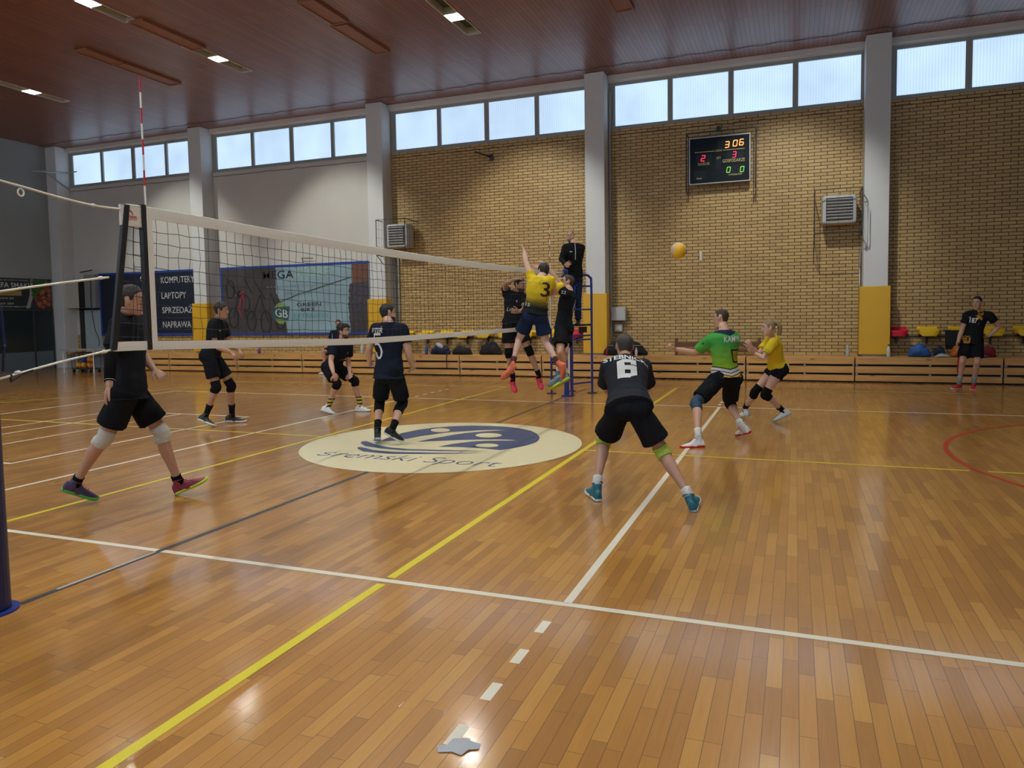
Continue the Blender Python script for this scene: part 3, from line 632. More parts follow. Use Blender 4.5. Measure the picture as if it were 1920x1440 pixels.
def ring2(mb, cx_, cz_, rx, rz, w, y, n=28):
    mb.cur = mb.cur
    for k in range(n):
        a0, a1 = 2*PI*k/n, 2*PI*(k+1)/n
        mb.add([(cx_+rx*math.cos(a0), y, cz_+rz*math.sin(a0)), (cx_+rx*math.cos(a1), y, cz_+rz*math.sin(a1)), (cx_+(rx-w)*math.cos(a1), y, cz_+(rz-w)*math.sin(a1)), (cx_+(rx-w)*math.cos(a0), y, cz_+(rz-w)*math.sin(a0))], [(0, 1, 2, 3)])
def bar2(mb, x0, z0, x1, z1, w, y):
    d = V((x1-x0, 0, z1-z0)).normalized(); n_ = V((-d.z, 0, d.x))*(w/2); a, b = V((x0, y, z0)), V((x1, y, z1)); mb.add([a-n_, b-n_, b+n_, a+n_], [(0, 1, 2, 3)])
def rect2(mb, x0, x1, z0, z1, y): mb.add([(x0, y, z0), (x1, y, z0), (x1, y, z1), (x0, y, z1)], [(0, 1, 2, 3)])
def border(g, o, x0, x1, z0, z1, t=.07):
    m = MB(); m.box(x0, x1, 14.838, 14.848, z1-t, z1); m.box(x0, x1, 14.838, 14.848, z0, z0+t); m.box(x0, x0+t, 14.838, 14.848, z0+t, z1-t); m.build('edge_band', M['ban_blue'], g, o)
g = empty('banner', (-16.1, 14.85, 1.1), 'dark navy banner reading KOMPUTERY LAPTOPY SPRZEDAŻ NAPRAWA with a blue edge', 'banner'); o = V((-16.1, 14.85, 1.1))
m = MB(); m.box(-18.22, -13.97, 14.85, 14.87, 1.11, 3.25); m.build('sheet', M['ban_navy'], g, o); border(g, o, -18.22, -13.97, 1.11, 3.25)
for s, z, x1 in (('KOMPUTERY', 2.83, -13.99), ('LAPTOPY', 2.32, -14.36), ('SPRZEDAŻ', 1.84, -14.13), ('NAPRAWA', 1.36, -14.2)):
    h = .21 if 'Ż' not in s else .27
    place_text(s, x1+15.41, h, V(((x1-15.41)/2, 14.836, z))-o, (1, 0, 0), (0, 0, 1), M['ban_text'], g, off=.004)
place_text('LEAL', .5, .12, V((-16.4, 14.836, 1.56))-o, (1, 0, 0), (0, 0, 1), M['ban_text'], g)
m = MB(); ring2(m, -16.2, 3.02, .13, .10, .035, 14.836, 6); m.build('emblem', M['ban_text'], g, o)
g = empty('banner', (-10.2, 14.85, 1.1), 'blue banner reading MEGASTORE with bicycle photo and green round logo', 'banner'); o = V((-10.2, 14.85, 1.1))
m = MB(); m.box(-12.93, -7.44, 14.85, 14.87, 1.10, 3.25); m.build('sheet', M['ban_sky'], g, o); border(g, o, -12.93, -7.44, 1.10, 3.25)
m = MB(); rect2(m, -12.86, -10.78, 1.17, 3.18, 14.846); m.build('photo_print', M['ban_photo'], g, o)
m = MB(); m.add([(-10.78, 14.845, 1.17), (-10.4, 14.845, 1.17), (-10.5, 14.845, 1.9), (-10.78, 14.845, 2.4)], [(0, 1, 2, 3)]); m.build('photo_print', M['ban_photo'], g, o)
m = MB(); rect2(m, -8.02, -7.46, 2.62, 3.18, 14.845); m.build('roof_print', M['ban_brown'], g, o)
random.seed(3)
m = MB(); zz = [1.17+k*.1 for k in range(21)]
pts = [(-7.46, 14.8445, 1.17), (-7.46, 14.8445, 2.66)]+[(-8.02-.12*math.sin((z-1.0)*1.6)-.06*random.random(), 14.8445, z) for z in reversed([1.17+k*.06 for k in range(25)])]
m.poly(pts); m.build('tree_print', M['ban_tree'], g, o)
m = MB(); rect2(m, -8.12, -7.46, 1.17, 1.85, 14.844); m.build('street_print', M['ban_photo'], g, o)
m = MB(); m.poly([(-7.98, 14.843, 1.2), (-7.80, 14.843, 1.2), (-7.74, 14.843, 1.95), (-7.96, 14.843, 1.95)]); m.build('figure_print', M['ban_tree'], g, o)
m = MB()
for cx_, cz_, r in ((-12.45, 1.65, .34), (-11.75, 1.55, .32), (-11.2, 1.5, .36), (-12.55, 2.55, .3), (-10.65, 1.6, .34), (-11.95, 2.1, .27)): ring2(m, cx_, cz_, r*.62, r, .05, 14.843)
for a in ((-12.45, 1.65, -12.2, 2.5), (-12.2, 2.5, -11.9, 1.55), (-11.75, 1.55, -11.4, 2.35), (-11.4, 2.35, -11.1, 1.5), (-12.7, 2.9, -12.2, 2.3), (-11.6, 2.8, -11.2, 2.2), (-11.0, 2.4, -10.6, 1.6), (-12.0, 2.9, -11.7, 2.4)): bar2(m, *a, .05, 14.8435)
m.build('bicycle_print', M['ban_black'], g, o)
m = MB()
for a in ((-12.05, 2.42, -12.25, 1.95), (-12.25, 1.95, -12.1, 1.6), (-12.05, 2.42, -12.05, 1.9), (-12.2, 2.4, -11.95, 2.5)): bar2(m, *a, .04, 14.842)
m.build('bicycle_print', M['ban_red'], g, o)
m = MB(); bar2(m, -10.0, 2.32, -8.05, 2.80, .03, 14.8425); bar2(m, -10.7, 2.1, -10.0, 2.32, .03, 14.8425); m.build('swoosh_print', M['ban_photo'], g, o)
place_text('MEGA', 1.15, .25, V((-10.68, 14.840, 2.83))-o, (1, 0, 0), (0, 0, 1), M['ban_black'], g, off=.002)
place_text('STORE', 1.25, .25, V((-9.42, 14.840, 2.88))-o, (1, 0, 0), (0, 0, 1), mat('pale_green_print', (.30, .50, .42), .6), g, off=.002)
place_text('63-800 GOSTYŃSKA 26', 2.25, .13, V((-10.0, 14.840, 2.56))-o, (1, 0, 0), (0, 0, .6), mat('grey_print', (.16, .22, .26), .6), g)
place_text('SPONSOR', .95, .08, V((-10.0, 14.840, 2.33))-o, (1, 0, 0), (0, 0, 1), mat('grey_print', (.16, .22, .26), .6), g)
place_text('GREEN', .88, .11, V((-9.58, 14.840, 1.97))-o, (1, 0, 0), (0, 0, 1), M['ban_black'], g, off=.006)
place_text('BIKE', .5, .10, V((-9.62, 14.840, 1.82))-o, (1, 0, 0), (0, 0, 1), M['ban_black'], g, off=.006)
place_text('EXTRAWAY', 1.3, .15, V((-9.5, 14.840, 1.60))-o, (1, 0, 0), (0, 0, 1), M['ban_teal'], g, off=.01)
m = MB(); m.poly([(-10.62+.28*math.cos(2*PI*k/28), 14.842, 1.77+.33*math.sin(2*PI*k/28)) for k in range(28)]); m.build('logo_disc', M['ban_green'], g, o)
m = MB(); m.add([(-10.95, 14.841, 1.62), (-10.35, 14.841, 1.55), (-10.28, 14.841, 1.98), (-10.9, 14.841, 1.95)], [(0, 1, 2, 3)]); m.build('logo_band', mat('logo_teal_print', (.03, .09, .11), .5), g, o)
place_text('GB', .46, .26, V((-10.6, 14.839, 1.64))-o, (1, 0, -.12), (0, 0, 1), M['ban_text'], g, off=.01)
# hook and rods that carry the big banner
m = MB(); m.tube([(-9.75, 14.86, 3.30), (-9.75, 14.80, 3.42), (-9.35, 14.80, 3.40)], .012, 6); tag(m.build('banner_hook', M['black_steel']), 'black rod bracket above the bike banner', 'hook')
# end wall: food banner, white cupboard, dark glazed doors
g = empty('banner', (-19.85, 13.2, 2.05), 'dark green food banner reading STREFA SMAKU on the end wall', 'banner'); o = V((-19.85, 13.2, 2.05))
xw_ = -19.86
m = MB(); m.box(-19.88, xw_, 11.9, 14.32, 2.07, 3.08); m.build('sheet', mat('dark_green_banner_vinyl', (.012, .022, .026), .5), g, o)
m = MB(); m.poly([(xw_+.004, 13.38, 2.08), (xw_+.004, 13.50, 2.08), (xw_+.004, 13.62, 2.4), (xw_+.004, 13.68, 3.06), (xw_+.004, 13.58, 3.06), (xw_+.004, 13.52, 2.5)]); m.build('stripe_print', mat('grey_stripe_print', (.30, .32, .33), .6), g, o)
random.seed(5)
fm = [mat('fruit_print', c, .5, noise=.4, nscale=14) for c in ((.30, .06, .03), (.36, .14, .03), (.16, .02, .02), (.035, .10, .025), (.30, .11, .07))]
m = MB(); m.poly([(xw_+.003, 13.56, 2.08), (xw_+.003, 14.28, 2.08), (xw_+.003, 14.28, 3.06), (xw_+.003, 13.70, 3.06)]); m.build('photo_print', mat('dark_food_photo', (.03, .03, .028), .5, noise=.5), g, o)
fms = [MB() for _ in fm]
for k in range(70):
    y, z = 13.62+.62*random.random(), 2.12+.9*random.random(); i = 3 if z-2.1 > 1.5*(y-13.5) or (z > 2.75 and y < 14.05) else random.choice((0, 1, 2, 4, 0)); r = .05+.04*random.random()
    if i != 3 and y < 13.7 and random.random() < .6: continue
    fms[i].poly([(xw_+.005+.00005*k, min(y+r*math.cos(a), 14.28), min(z+r*.9*math.sin(a), 3.06)) for a in [2*PI*q/9+.3*k for q in range(9)]])
for a, b in zip(fms, fm):
    if a.v: a.build('fruit_print', b, g, o)
place_text('STREFA SMAKU', 1.55, .17, V((xw_+.006, 12.86, 2.76))-o, (0, 1, 0), (0, 0, 1), M['ban_text'], g, off=.012)
place_text('CATERING NA KAŻDĄ IMPREZĘ', 1.3, .06, V((xw_+.006, 12.86, 2.98))-o, (0, 1, 0), (0, 0, 1), M['ban_text'], g)
place_text('WWW 205', .5, .06, V((xw_+.006, 12.72, 2.38))-o, (0, 1, 0), (0, 0, 1), M['ban_text'], g)
place_text('503 284', .5, .06, V((xw_+.006, 12.72, 2.21))-o, (0, 1, 0), (0, 0, 1), M['ban_text'], g)
place_text('strefa.smaku@poczta.pl', 1.2, .06, V((xw_+.006, 12.95, 2.11))-o, (0, 1, 0), (0, 0, 1), M['ban_text'], g)
m = MB(); m.add([(xw_+.004, 12.0, 2.50), (xw_+.004, 13.25, 2.50), (xw_+.004, 13.25, 2.66), (xw_+.004, 12.0, 2.66)], [(0, 1, 2, 3)]); m.build('bar_print', mat('mustard_bar_print', (.30, .22, .08), .6), g, o)
# dark glazed opening in the end wall
g = MB(); g.box(-19.9, -19.86, 10.6, 10.66, 0, 2.06); g.box(-19.9, -19.86, 14.28, 14.34, 0, 2.06); g.box(-19.9, -19.86, 10.6, 14.34, 2.0, 2.06); g.box(-19.9, -19.86, 13.6, 13.66, 0, 2.0)
d1 = g.build('door_1', mat('dark_door_frame', (.03, .035, .04), .5), kind='structure')
m = MB(); m.box(-19.89, -19.87, 10.66, 13.6, .62, 2.0); m.box(-19.89, -19.87, 13.66, 14.28, .62, 2.0); m.build('pane', mat('dark_glass', (.018, .028, .03), .15, spec=.4), d1)
m = MB(); m.box(-19.89, -19.865, 10.66, 13.6, .0, .62); m.box(-19.89, -19.865, 13.66, 14.28, .0, .62); m.build('kick_panel', mat('blue_grey_panel', (.09, .13, .16), .6), d1)
# pale door and cupboard in the corner bay of the far wall
g = MB(); g.box(-19.25, -19.02, 14.86, 14.9, 0, 2.06); g.box(-19.25, -18.22, 14.86, 14.9, 2.0, 2.06)
d2 = g.build('door_2', M['black_steel'], kind='structure')
m = MB(); m.box(-19.02, -18.22, 14.87, 14.895, 0, 2.0); m.build('leaf', mat('pale_blue_door', (.34, .42, .47), .5, noise=.15, nscale=2), d2)
g = empty('wall_cupboard', (-19.3, 14.7, 2.08), 'beige wall cupboard in the corner right of the food banner', 'cupboard'); o = V((-19.3, 14.7, 2.08))
m = MB(); m.box(-19.42, -18.86, 14.55, 14.88, 2.08, 3.04); m.build('body', mat('beige_board', (.46, .44, .38), .6), g, o)
m = MB(); m.box(-18.85, -18.80, 14.55, 14.88, 2.06, 3.06); m.build('side_post', M['black_steel'], g, o)
g = empty('wall_cupboard', (-18.5, 14.7, 2.08), 'grey locker panel between the beige cupboard and the computer banner', 'cupboard'); o = V((-18.5, 14.7, 2.08))
m = MB(); m.box(-18.78, -18.26, 14.72, 14.88, 2.08, 3.22); m.build('body', mat('grey_board', (.22, .23, .24), .6), g, o)
m = MB(); m.tube([(-18.8, 14.60, 3.30), (-18.3, 14.66, 3.36)], .02, 6); m.build('rod', M['black_steel'], g, o)
m = MB(); m.tube(catmull([(-18.45, 14.70, 3.0), (-18.42, 14.66, 2.2), (-18.36, 14.7, 1.4), (-18.25, 14.75, 1.0), (-18.2, 14.7, .75)], 5), .012, 5); tag(m.build('hanging_cord', M['black_steel']), 'black cord hanging down the pale corner door', 'cord')
# table with a cart of balls at the far left
g = empty('table', (-16.85, 13.0, 0), 'small folding table with pale legs below the computer banner', 'table'); o = V((-16.85, 13.0, 0))
m = MB(); m.box(-17.6, -16.1, 12.75, 13.35, .71, .735); m.build('table_top', mat('grey_table_top', (.34, .34, .31), .5), g, o)
for x in (-17.5, -16.2):
    for y in (12.82, 13.28):
        m = MB(); m.tube([(x, y, .71), (x, y, 0.0)], .02, 8); m.build('leg', M['white'], g, o)
g = empty('ball_cart', (-16.8, 13.0, 0), 'black wire ball cart under the small table', 'ball cart'); o = V((-16.8, 13.0, 0))
m = MB()
for z in (.12, .62): m.tube([(-17.2, 12.86, z), (-16.4, 12.86, z), (-16.4, 13.24, z), (-17.2, 13.24, z)], .012, 6, closed=True)
for x in (-17.2, -16.93, -16.67, -16.4):
    for y in (12.86, 13.24): m.tube([(x, y, .12), (x, y, .62)], .007, 5)
m.build('basket', M['black_steel'], g, o)
m = MB(); m.box(-17.2, -16.4, 12.86, 13.24, .11, .12); m.build('base', M['black_steel'], g, o)
for x in (-17.17, -16.43):
    for y in (12.9, 13.2):
        m = MB(); m.tube([(x-.012, y, .05), (x+.012, y, .05)], .05, 12); m.box(x-.008, x+.008, y-.01, y+.01, .05, .12); m.build('wheel', M['black'], g, o)

def ball_mat(name, c1, c2, c3=None):
    def fn(nt, b):
        L = nt.links.new; tc = nd(nt, 'ShaderNodeTexCoord'); sp_ = nd(nt, 'ShaderNodeSeparateXYZ'); L(tc.outputs['Object'], sp_.inputs[0])
        at = nd(nt, 'ShaderNodeMath', operation='ARCTAN2'); L(sp_.outputs['Y'], at.inputs[0]); L(sp_.outputs['X'], at.inputs[1])
        tw = nd(nt, 'ShaderNodeMath', operation='MULTIPLY', i_1=9.0); L(sp_.outputs['Z'], tw.inputs[0])
        ad = nd(nt, 'ShaderNodeMath', operation='ADD'); L(at.outputs[0], ad.inputs[0]); L(tw.outputs[0], ad.inputs[1])
        sn = nd(nt, 'ShaderNodeMath', operation='MULTIPLY', i_1=2.0); L(ad.outputs[0], sn.inputs[0])
        s2 = nd(nt, 'ShaderNodeMath', operation='SINE'); L(sn.outputs[0], s2.inputs[0])
        cr = nd(nt, 'ShaderNodeValToRGB'); cr.color_ramp.interpolation = 'CONSTANT'; e = cr.color_ramp.elements
        e[0].position = 0; e[0].color = (*c1, 1); e[1].position = .90; e[1].color = (*c2, 1)
        mr = nd(nt, 'ShaderNodeMapRange', i_1=-1.0, i_2=1.0); L(s2.outputs[0], mr.inputs[0]); L(mr.outputs[0], cr.inputs[0]); L(cr.outputs[0], b.inputs['Base Color']); b.inputs['Roughness'].default_value = .45
    return printed(name, fn)
M['ball'] = ball_mat('yellow_ball_leather', (.78, .46, .02), (.55, .42, .48))
M['ball_o'] = ball_mat('orange_ball_leather', (.72, .30, .03), (.55, .04, .02))
M['ball_b'] = ball_mat('blue_ball_leather', (.03, .08, .35), (.6, .4, .03))
def ball(loc, r, mt, lab, grp=None):
    m = MB(); m.ell(loc, r, r, r, 32, 20); bo = m.build('volleyball', mt, org=loc, smooth=True)
    tag(bo, lab, 'ball', grp)
    return bo
bl_ = ball((2.75, 6.0, 2.43), .105, M['ball'], 'yellow volleyball in the air in front of the brick wall'); bl_.rotation_euler = (.5, .9, .2)
bs = [(-17.05, 13.0, .23, 'ball_o'), (-16.82, 12.99, .23, 'ball_o'), (-16.58, 13.02, .23, 'ball_o'), (-16.94, 13.08, .42, 'ball_b'), (-16.68, 13.08, .42, 'ball_b'), (-16.49, 12.96, .43, 'ball_o')]
for (x, y, z, mt), l in zip(bs, ('orange ball at the left bottom of the cart', 'orange ball in the middle bottom of the cart', 'orange ball at the right bottom of the cart', 'blue ball on top at the left of the cart', 'blue ball on top at the right of the cart', 'orange ball on top at the far right of the cart')):
    ball((x, y, z), .10, M[mt], l, 'balls in the cart under the table')

# ------------------------------------------------------------------ net
def ztop(y): return 2.412-.055*math.sin(PI*min(max((y+.15)/9.3, 0), 1))
def zbot(y): return 1.432-.075*min(max(y+.2, 0)/2.8, 1)-.012*math.sin(PI*min(max(y, 0)/9, 1))
NY0, NY1 = 0.0, 9.02
net = empty('volleyball_net', (0, 4.5, 1.4), 'black volleyball net with white tapes strung across the court', 'volleyball net'); no = V((0, 4.5, 1.4))
rnd = random.Random(11)
ny, nz = 94, 9
ys = [-.10+ (NY1+.1+.05)*k/ny for k in range(ny+1)]
G = {}
for i, y in enumerate(ys):
    for j in range(nz+2):
        t = j/(nz+1); z = zbot(y)+.06+(ztop(y)-.07-zbot(y)-.06)*t
        w_ = 0 if j in (0, nz+1) else 1
        G[i, j] = V((.004*rnd.uniform(-1, 1), y+w_*.007*rnd.uniform(-1, 1)+.008*math.sin(y*3+j*.8)*w_, z+w_*.006*rnd.uniform(-1, 1)))
m = MB()
for i in range(ny+1): m.tube([G[i, j] for j in range(nz+2)], .0021, 4)
for j in range(1, nz+1): m.tube([G[i, j] for i in range(ny+1)], .0021, 4)
# left wing between the black edge pole and the side band
def edge(z): return -.15-.155*(2.40-z)/.96
for j in range(0, nz):
    z = 1.52+.95*j/nz*.88; m.tube([(0, edge(z), z+.01), (0, -.12, z), (.0, -.01, z-.01)], .0021, 4)
m.tube([(0, edge(1.5)+.15, 1.45), (0, -.09, 2.32)], .0021, 4); m.tube([(0, -.12, 1.45), (0, -.03, 1.9)], .0021, 4)
m.build('mesh', M['cord'], net, no)
def band(y0, y1, za, zb, m, n=60, t=.007):
    rings = []
    for k in range(n+1):
        y = y0+(y1-y0)*k/n; a, b = za(y), zb(y); w_ = .0025*math.sin(k*1.3)
        rings.append([V((-t+w_, y, a)), V((t+w_, y, a)), V((t*1.2+w_, y, (a+b)/2)), V((t+w_, y, b)), V((-t+w_, y, b)), V((-t*1.2+w_, y, (a+b)/2))])
    m.loft(rings)
m = MB(); band(-.02, NY1+.12, lambda y: ztop(y)-.072, ztop, m); m.build('top_tape', M['white'], net, no)
m = MB(); m.tube([(0, -.15, 2.41)]+[(0, y, ztop(y)+.004) for y in [k*.3 for k in range(31)]]+[(0, 9.9, 2.42)], .006, 6); m.build('headline_cable', M['rope'], net, no)
m = MB(); band(-.30, NY1+.12, zbot, lambda y: zbot(y)+.062, m); m.build('bottom_tape', M['white'], net, no)
m = MB(); m.box(-.009, .009, .0, .055, 1.44, 2.40); m.build('side_band', M['white'], net, no)
m = MB(); m.box(-.009, .009, 8.97, 9.02, 1.38, 2.39); m.build('side_band', M['white'], net, no)
m = MB(); m.box(-.018, .018, -.035, .0, 1.43, 2.425); m.build('antenna_sleeve', M['black'], net, no)
m = MB(); m.obox((0, -.225, 1.925), (.014, 0, 0), (0, .022, 0), (0, .078, .485)); m.build('edge_pole', M['black'], net, no, bevel=.005)
m = MB(); m.box(-.008, .008, -.20, -.02, 2.27, 2.405); tg_ = m.build('maker_tag', mat('cream_tag_cloth', (.62, .58, .52), .7), net, no)
M['tag_red'] = mat('red_tag_print', (.45, .05, .03), .6)
place_text('POLSPORT', .095, .020, V((.0095, -.115, 2.308))-no, (0, 1, 0), (0, 0, 1), M['tag_red'], tg_, off=.01)
m = MB(); m.tube([(.0095, -.165+.03*(1-math.cos(a)), 2.345+.028*math.sin(a)) for a in [PI*k/8 for k in range(9)]], .004, 5); m.box(.009, .0105, -.165, -.075, 2.332, 2.338); m.build('tag_emblem', M['tag_red'], tg_, no)
def antenna(y, x):
    a = MB(); a.tube([(x, y, 1.44), (x, y, 2.45)], .006, 6); an = a.build('antenna', M['rope'], net, no)
    for k in range(8):
        z = 2.45+.105*k; b = MB(); b.tube([(x, y, z), (x, y, z+.105)], .0065, 6); b.build('stripe', M['rope'] if k % 2 == 0 else M['red'], an, no)
antenna(0.003, .012); antenna(8.99, .012)
def rope(pts, r=.007):
    m = MB(); m.tube(catmull(pts, 5), r, 6); m.build('rope', M['rope'], net, no, smooth=True)
rope([(0, -.16, 2.375), (0, -.377, 2.371), (0, -.616, 2.389), (0, -.85, 2.418), (0, -1.08, 2.445)])
rope([(0, -.31, 1.918), (0, -.65, 1.87), (0, -1.09, 1.80)], .007); rope([(0, -.31, 1.445), (0, -.7, 1.385), (0, -1.09, 1.31)], .007)
for y, z in ((-.40, 2.372), (-.37, 1.912), (-.37, 1.435), (-.95, 1.345)):
    m = MB(); m.ell((0, y, z), .012, .022, .012, 10, 6); m.build('knot', M['rope'], net, no, smooth=True)
m = MB(); m.tube([(.0, -.87+.018*math.cos(a), 2.385+.022*math.sin(a)) for a in [2*PI*k/12 for k in range(12)]], .005, 5, closed=True); m.build('rope_ring', M['rope'], net, no)
m = MB(); m.tube([(0, -.99, 1.335), (.01, -1.0, 1.30), (.0, -.93, 1.335), (0, -.86, 1.352)], .009, 6); m.build('hook', M['black'], net, no)
rope([(0, 9.1, 2.38), (0, 9.9, 2.40)]); rope([(0, 9.1, 1.41), (0, 9.9, 1.42)])
# posts
g = empty('net_post', (-.06, -1.15, 0), 'dark blue padded net post at the left edge of the photo', 'net post', 'volleyball net posts'); o = V((-.06, -1.15, 0))
m = MB(); m.tube([(-.06, -1.15, .02), (-.06, -1.15, 2.3)], .105, 28); m.build('padding', M['blue_pad'], g, o, smooth=False)
m = MB(); m.tube([(-.06, -1.15, 0.0), (-.06, -1.15, .012)], .145, 28); m.build('floor_collar', M['blue'], g, o)
m = MB(); m.tube([(-.06, -1.15, 2.3), (-.06, -1.15, 2.5)], .045, 16); m.build('tube', M['blue'], g, o)
m = MB(); m.ell((-.06, -1.12, 2.52), .09, .13, .035, 20, 10); m.build('cap', M['black'], g, o, smooth=True)
m = MB(); m.tube([(.02, -1.07, 1.80), (.03, -1.045, 1.70), (.03, -1.04, 1.5), (.025, -1.05, 1.36)], .008, 8); m.ell((.03, -1.04, 1.5), .011, .011, .014, 10, 8); m.build('crank_handle', M['blue_pad'], g, o, smooth=True)
g = empty('net_post', (0, 10.0, 0), 'blue steel net post in front of the referee stand', 'net post', 'volleyball net posts'); o = V((0, 10.0, 0))
m = MB(); m.tube([(0, 10.0, 0), (0, 10.0, 2.48)], .05, 16); m.build('tube', M['blue'], g, o, smooth=False)
m = MB(); m.tube([(0, 10.0, 0), (0, 10.0, .02)], .11, 20); m.build('floor_collar', M['blue'], g, o)
m = MB(); m.box(.04, .07, 9.96, 10.0, .45, .95); m.build('ratchet', M['white'], g, o); 
m = MB(); m.ell((0, 9.97, 2.44), .06, .08, .06, 12, 8); m.build('cap', M['blue'], g, o)

# ------------------------------------------------------------------ referee stand
A_, B_ = V((.08, 10.12, 0)), V((.34, 10.66, 0)); D_ = V((-.52, .27, 0)); C_, E_ = A_+D_, B_+D_
g = empty('referee_stand', (-.05, 10.5, 0), 'blue tubular referee stand with ladder and black platform', 'referee stand'); o = V((-.05, 10.5, 0))
def st(name, mt, *tubes):
    m = MB()
    for pts, r in tubes: m.tube(pts, r, 8)
    m.build(name, mt, g, o)
up = lambda p, z: p+V((0, 0, z))
in_ = (A_-B_).normalized()
st('leg', M['blue'], ([up(A_, 0), up(A_, 1.40)], .022)); st('leg', M['blue'], ([up(C_, 0), up(C_, 1.40)], .022))
st('leg', M['blue'], (catmull([up(B_, 0), up(B_, 1.2), up(B_, 2.22), up(B_, 2.34)+in_*.04, up(B_, 2.39)+in_*.14, up(B_, 2.39)+in_*.26], 4), .024))
st('leg', M['blue'], (catmull([up(E_, 0), up(E_, 1.2), up(E_, 2.22), up(E_, 2.34)+in_*.04, up(E_, 2.39)+in_*.14, up(E_, 2.39)+in_*.26], 4), .024))
for z in (.23, 1.10, 1.18): st('side_rail', M['blue'], ([up(A_, z), up(B_, z)], .017))
for z in (.23, 1.10): st('side_rail', M['blue'], ([up(C_, z), up(E_, z)], .017))
for z in (.30, .60, .90): st('rung', M['blue'], ([up(A_, z), up(C_, z)], .015))
st('guard_rail', M['blue'], ([up(B_, 2.17), up(B_, 2.17)+in_*.5], .016), ([up(E_, 2.17), up(E_, 2.17)+in_*.5], .016), ([up(B_, 1.70), up(B_, 1.70)+in_*.5], .016), ([up(B_, 2.17)+in_*.5, up(B_, 1.70)+in_*.5], .016))
st('back_rail', M['blue'], ([up(B_, 2.17), up(E_, 2.17)], .016), ([up(B_, 1.70), up(E_, 1.70)], .016))
m = MB(); m.obox((A_+B_+C_+E_)/4+V((0, 0, 1.39)), (B_-A_)/2*1.0, D_/2, (0, 0, .018)); m.build('platform', M['black'], g, o)
m = MB(); m.obox((A_+B_)/2+V((.02, 0, 1.30)), (B_-A_)/6, (.02, -.01, 0), (0, 0, .06)); m.build('bracket', M['black'], g, o)
for p in (B_, C_, E_):
    m = MB(); m.tube([up(p, 0), up(p, .012)], .10, 18); m.build('foot_plate', M['black'], g, o)
m = MB(); m.tube([up(A_, 0), up(A_, .012)], .05, 18); m.build('foot_plate', M['black'], g, o)

# ------------------------------------------------------------------ things on the bleachers
ZB = .562
def bottle(x, y, h, r, mt, cap, lab):
    g = empty('bottle', (x, y, ZB), lab, 'bottle', 'bottles on the bleachers')
    m = MB(); pr = [(0, .85), (.03, 1), (.55, 1), (.62, .96), (.75, .6), (.84, .36), (.9, .36)]
    m.tube([(x, y, ZB+h*a) for a, _ in pr], [r*b for _, b in pr], 14); m.build('body', mt, g, (x, y, ZB), smooth=True)
    m = MB(); m.tube([(x, y, ZB+h*.89), (x, y, ZB+h)], r*.42, 12); m.build('cap', cap, g, (x, y, ZB))
M['clear'] = mat('clear_plastic', (.42, .50, .52), .1, spec=.6); M['purple'] = mat('purple_plastic', (.16, .07, .30), .4); M['navyc'] = mat('navy_cloth', (.012, .02, .06), .8); M['blackc'] = mat('black_cloth', (.014, .014, .016), .85, bump=.3, bscale=25)
M['bluec'] = mat('blue_cloth', (.02, .10, .36), .7, bump=.3, bscale=25); M['redc'] = mat('dark_red_cloth', (.20, .01, .02), .8); M['towel'] = mat('pale_towel', (.50, .56, .60), .9, bump=.5, bscale=60); M['orangep'] = mat('orange_plastic', (.6, .16, .02), .4); M['teal'] = mat('teal_plastic', (.02, .16, .18), .4)
bottle(-10.95, 14.18, .20, .045, M['purple'], M['purple'], 'purple drinking bottle on the bleacher under the bike banner')
bottle(-7.32, 14.18, .32, .05, M['clear'], M['white'], 'clear water bottle between the crouching player and player 5')
bottle(-5.27, 14.18, .26, .042, M['bluec'], M['bluec'], 'dark blue bottle left of the navy bag')
bottle(-2.95, 14.24, .24, .04, M['teal'], M['orangep'], 'teal bottle with orange cap right of the black backpack')
bottle(.56, 14.045, .20, .035, M['white'], M['white'], 'white bottle on the bleacher behind the head of player 6')
bottle(.44, 14.045, .22, .035, M['redc'], M['redc'], 'dark red bottle beside the white bottle')
bottle(5.28, 14.18, .26, .036, M['clear'], M['white'], 'clear bottle left of the right pillar pad')
bottle(6.10, 14.18, .27, .04, mat('milky_plastic', (.55, .55, .48), .4), M['black'], 'milky bottle right of the right pillar pad')
bottle(-.17, 14.045, .20, .035, M['redc'], M['redc'], 'red bottle between the pad and the dark bag')
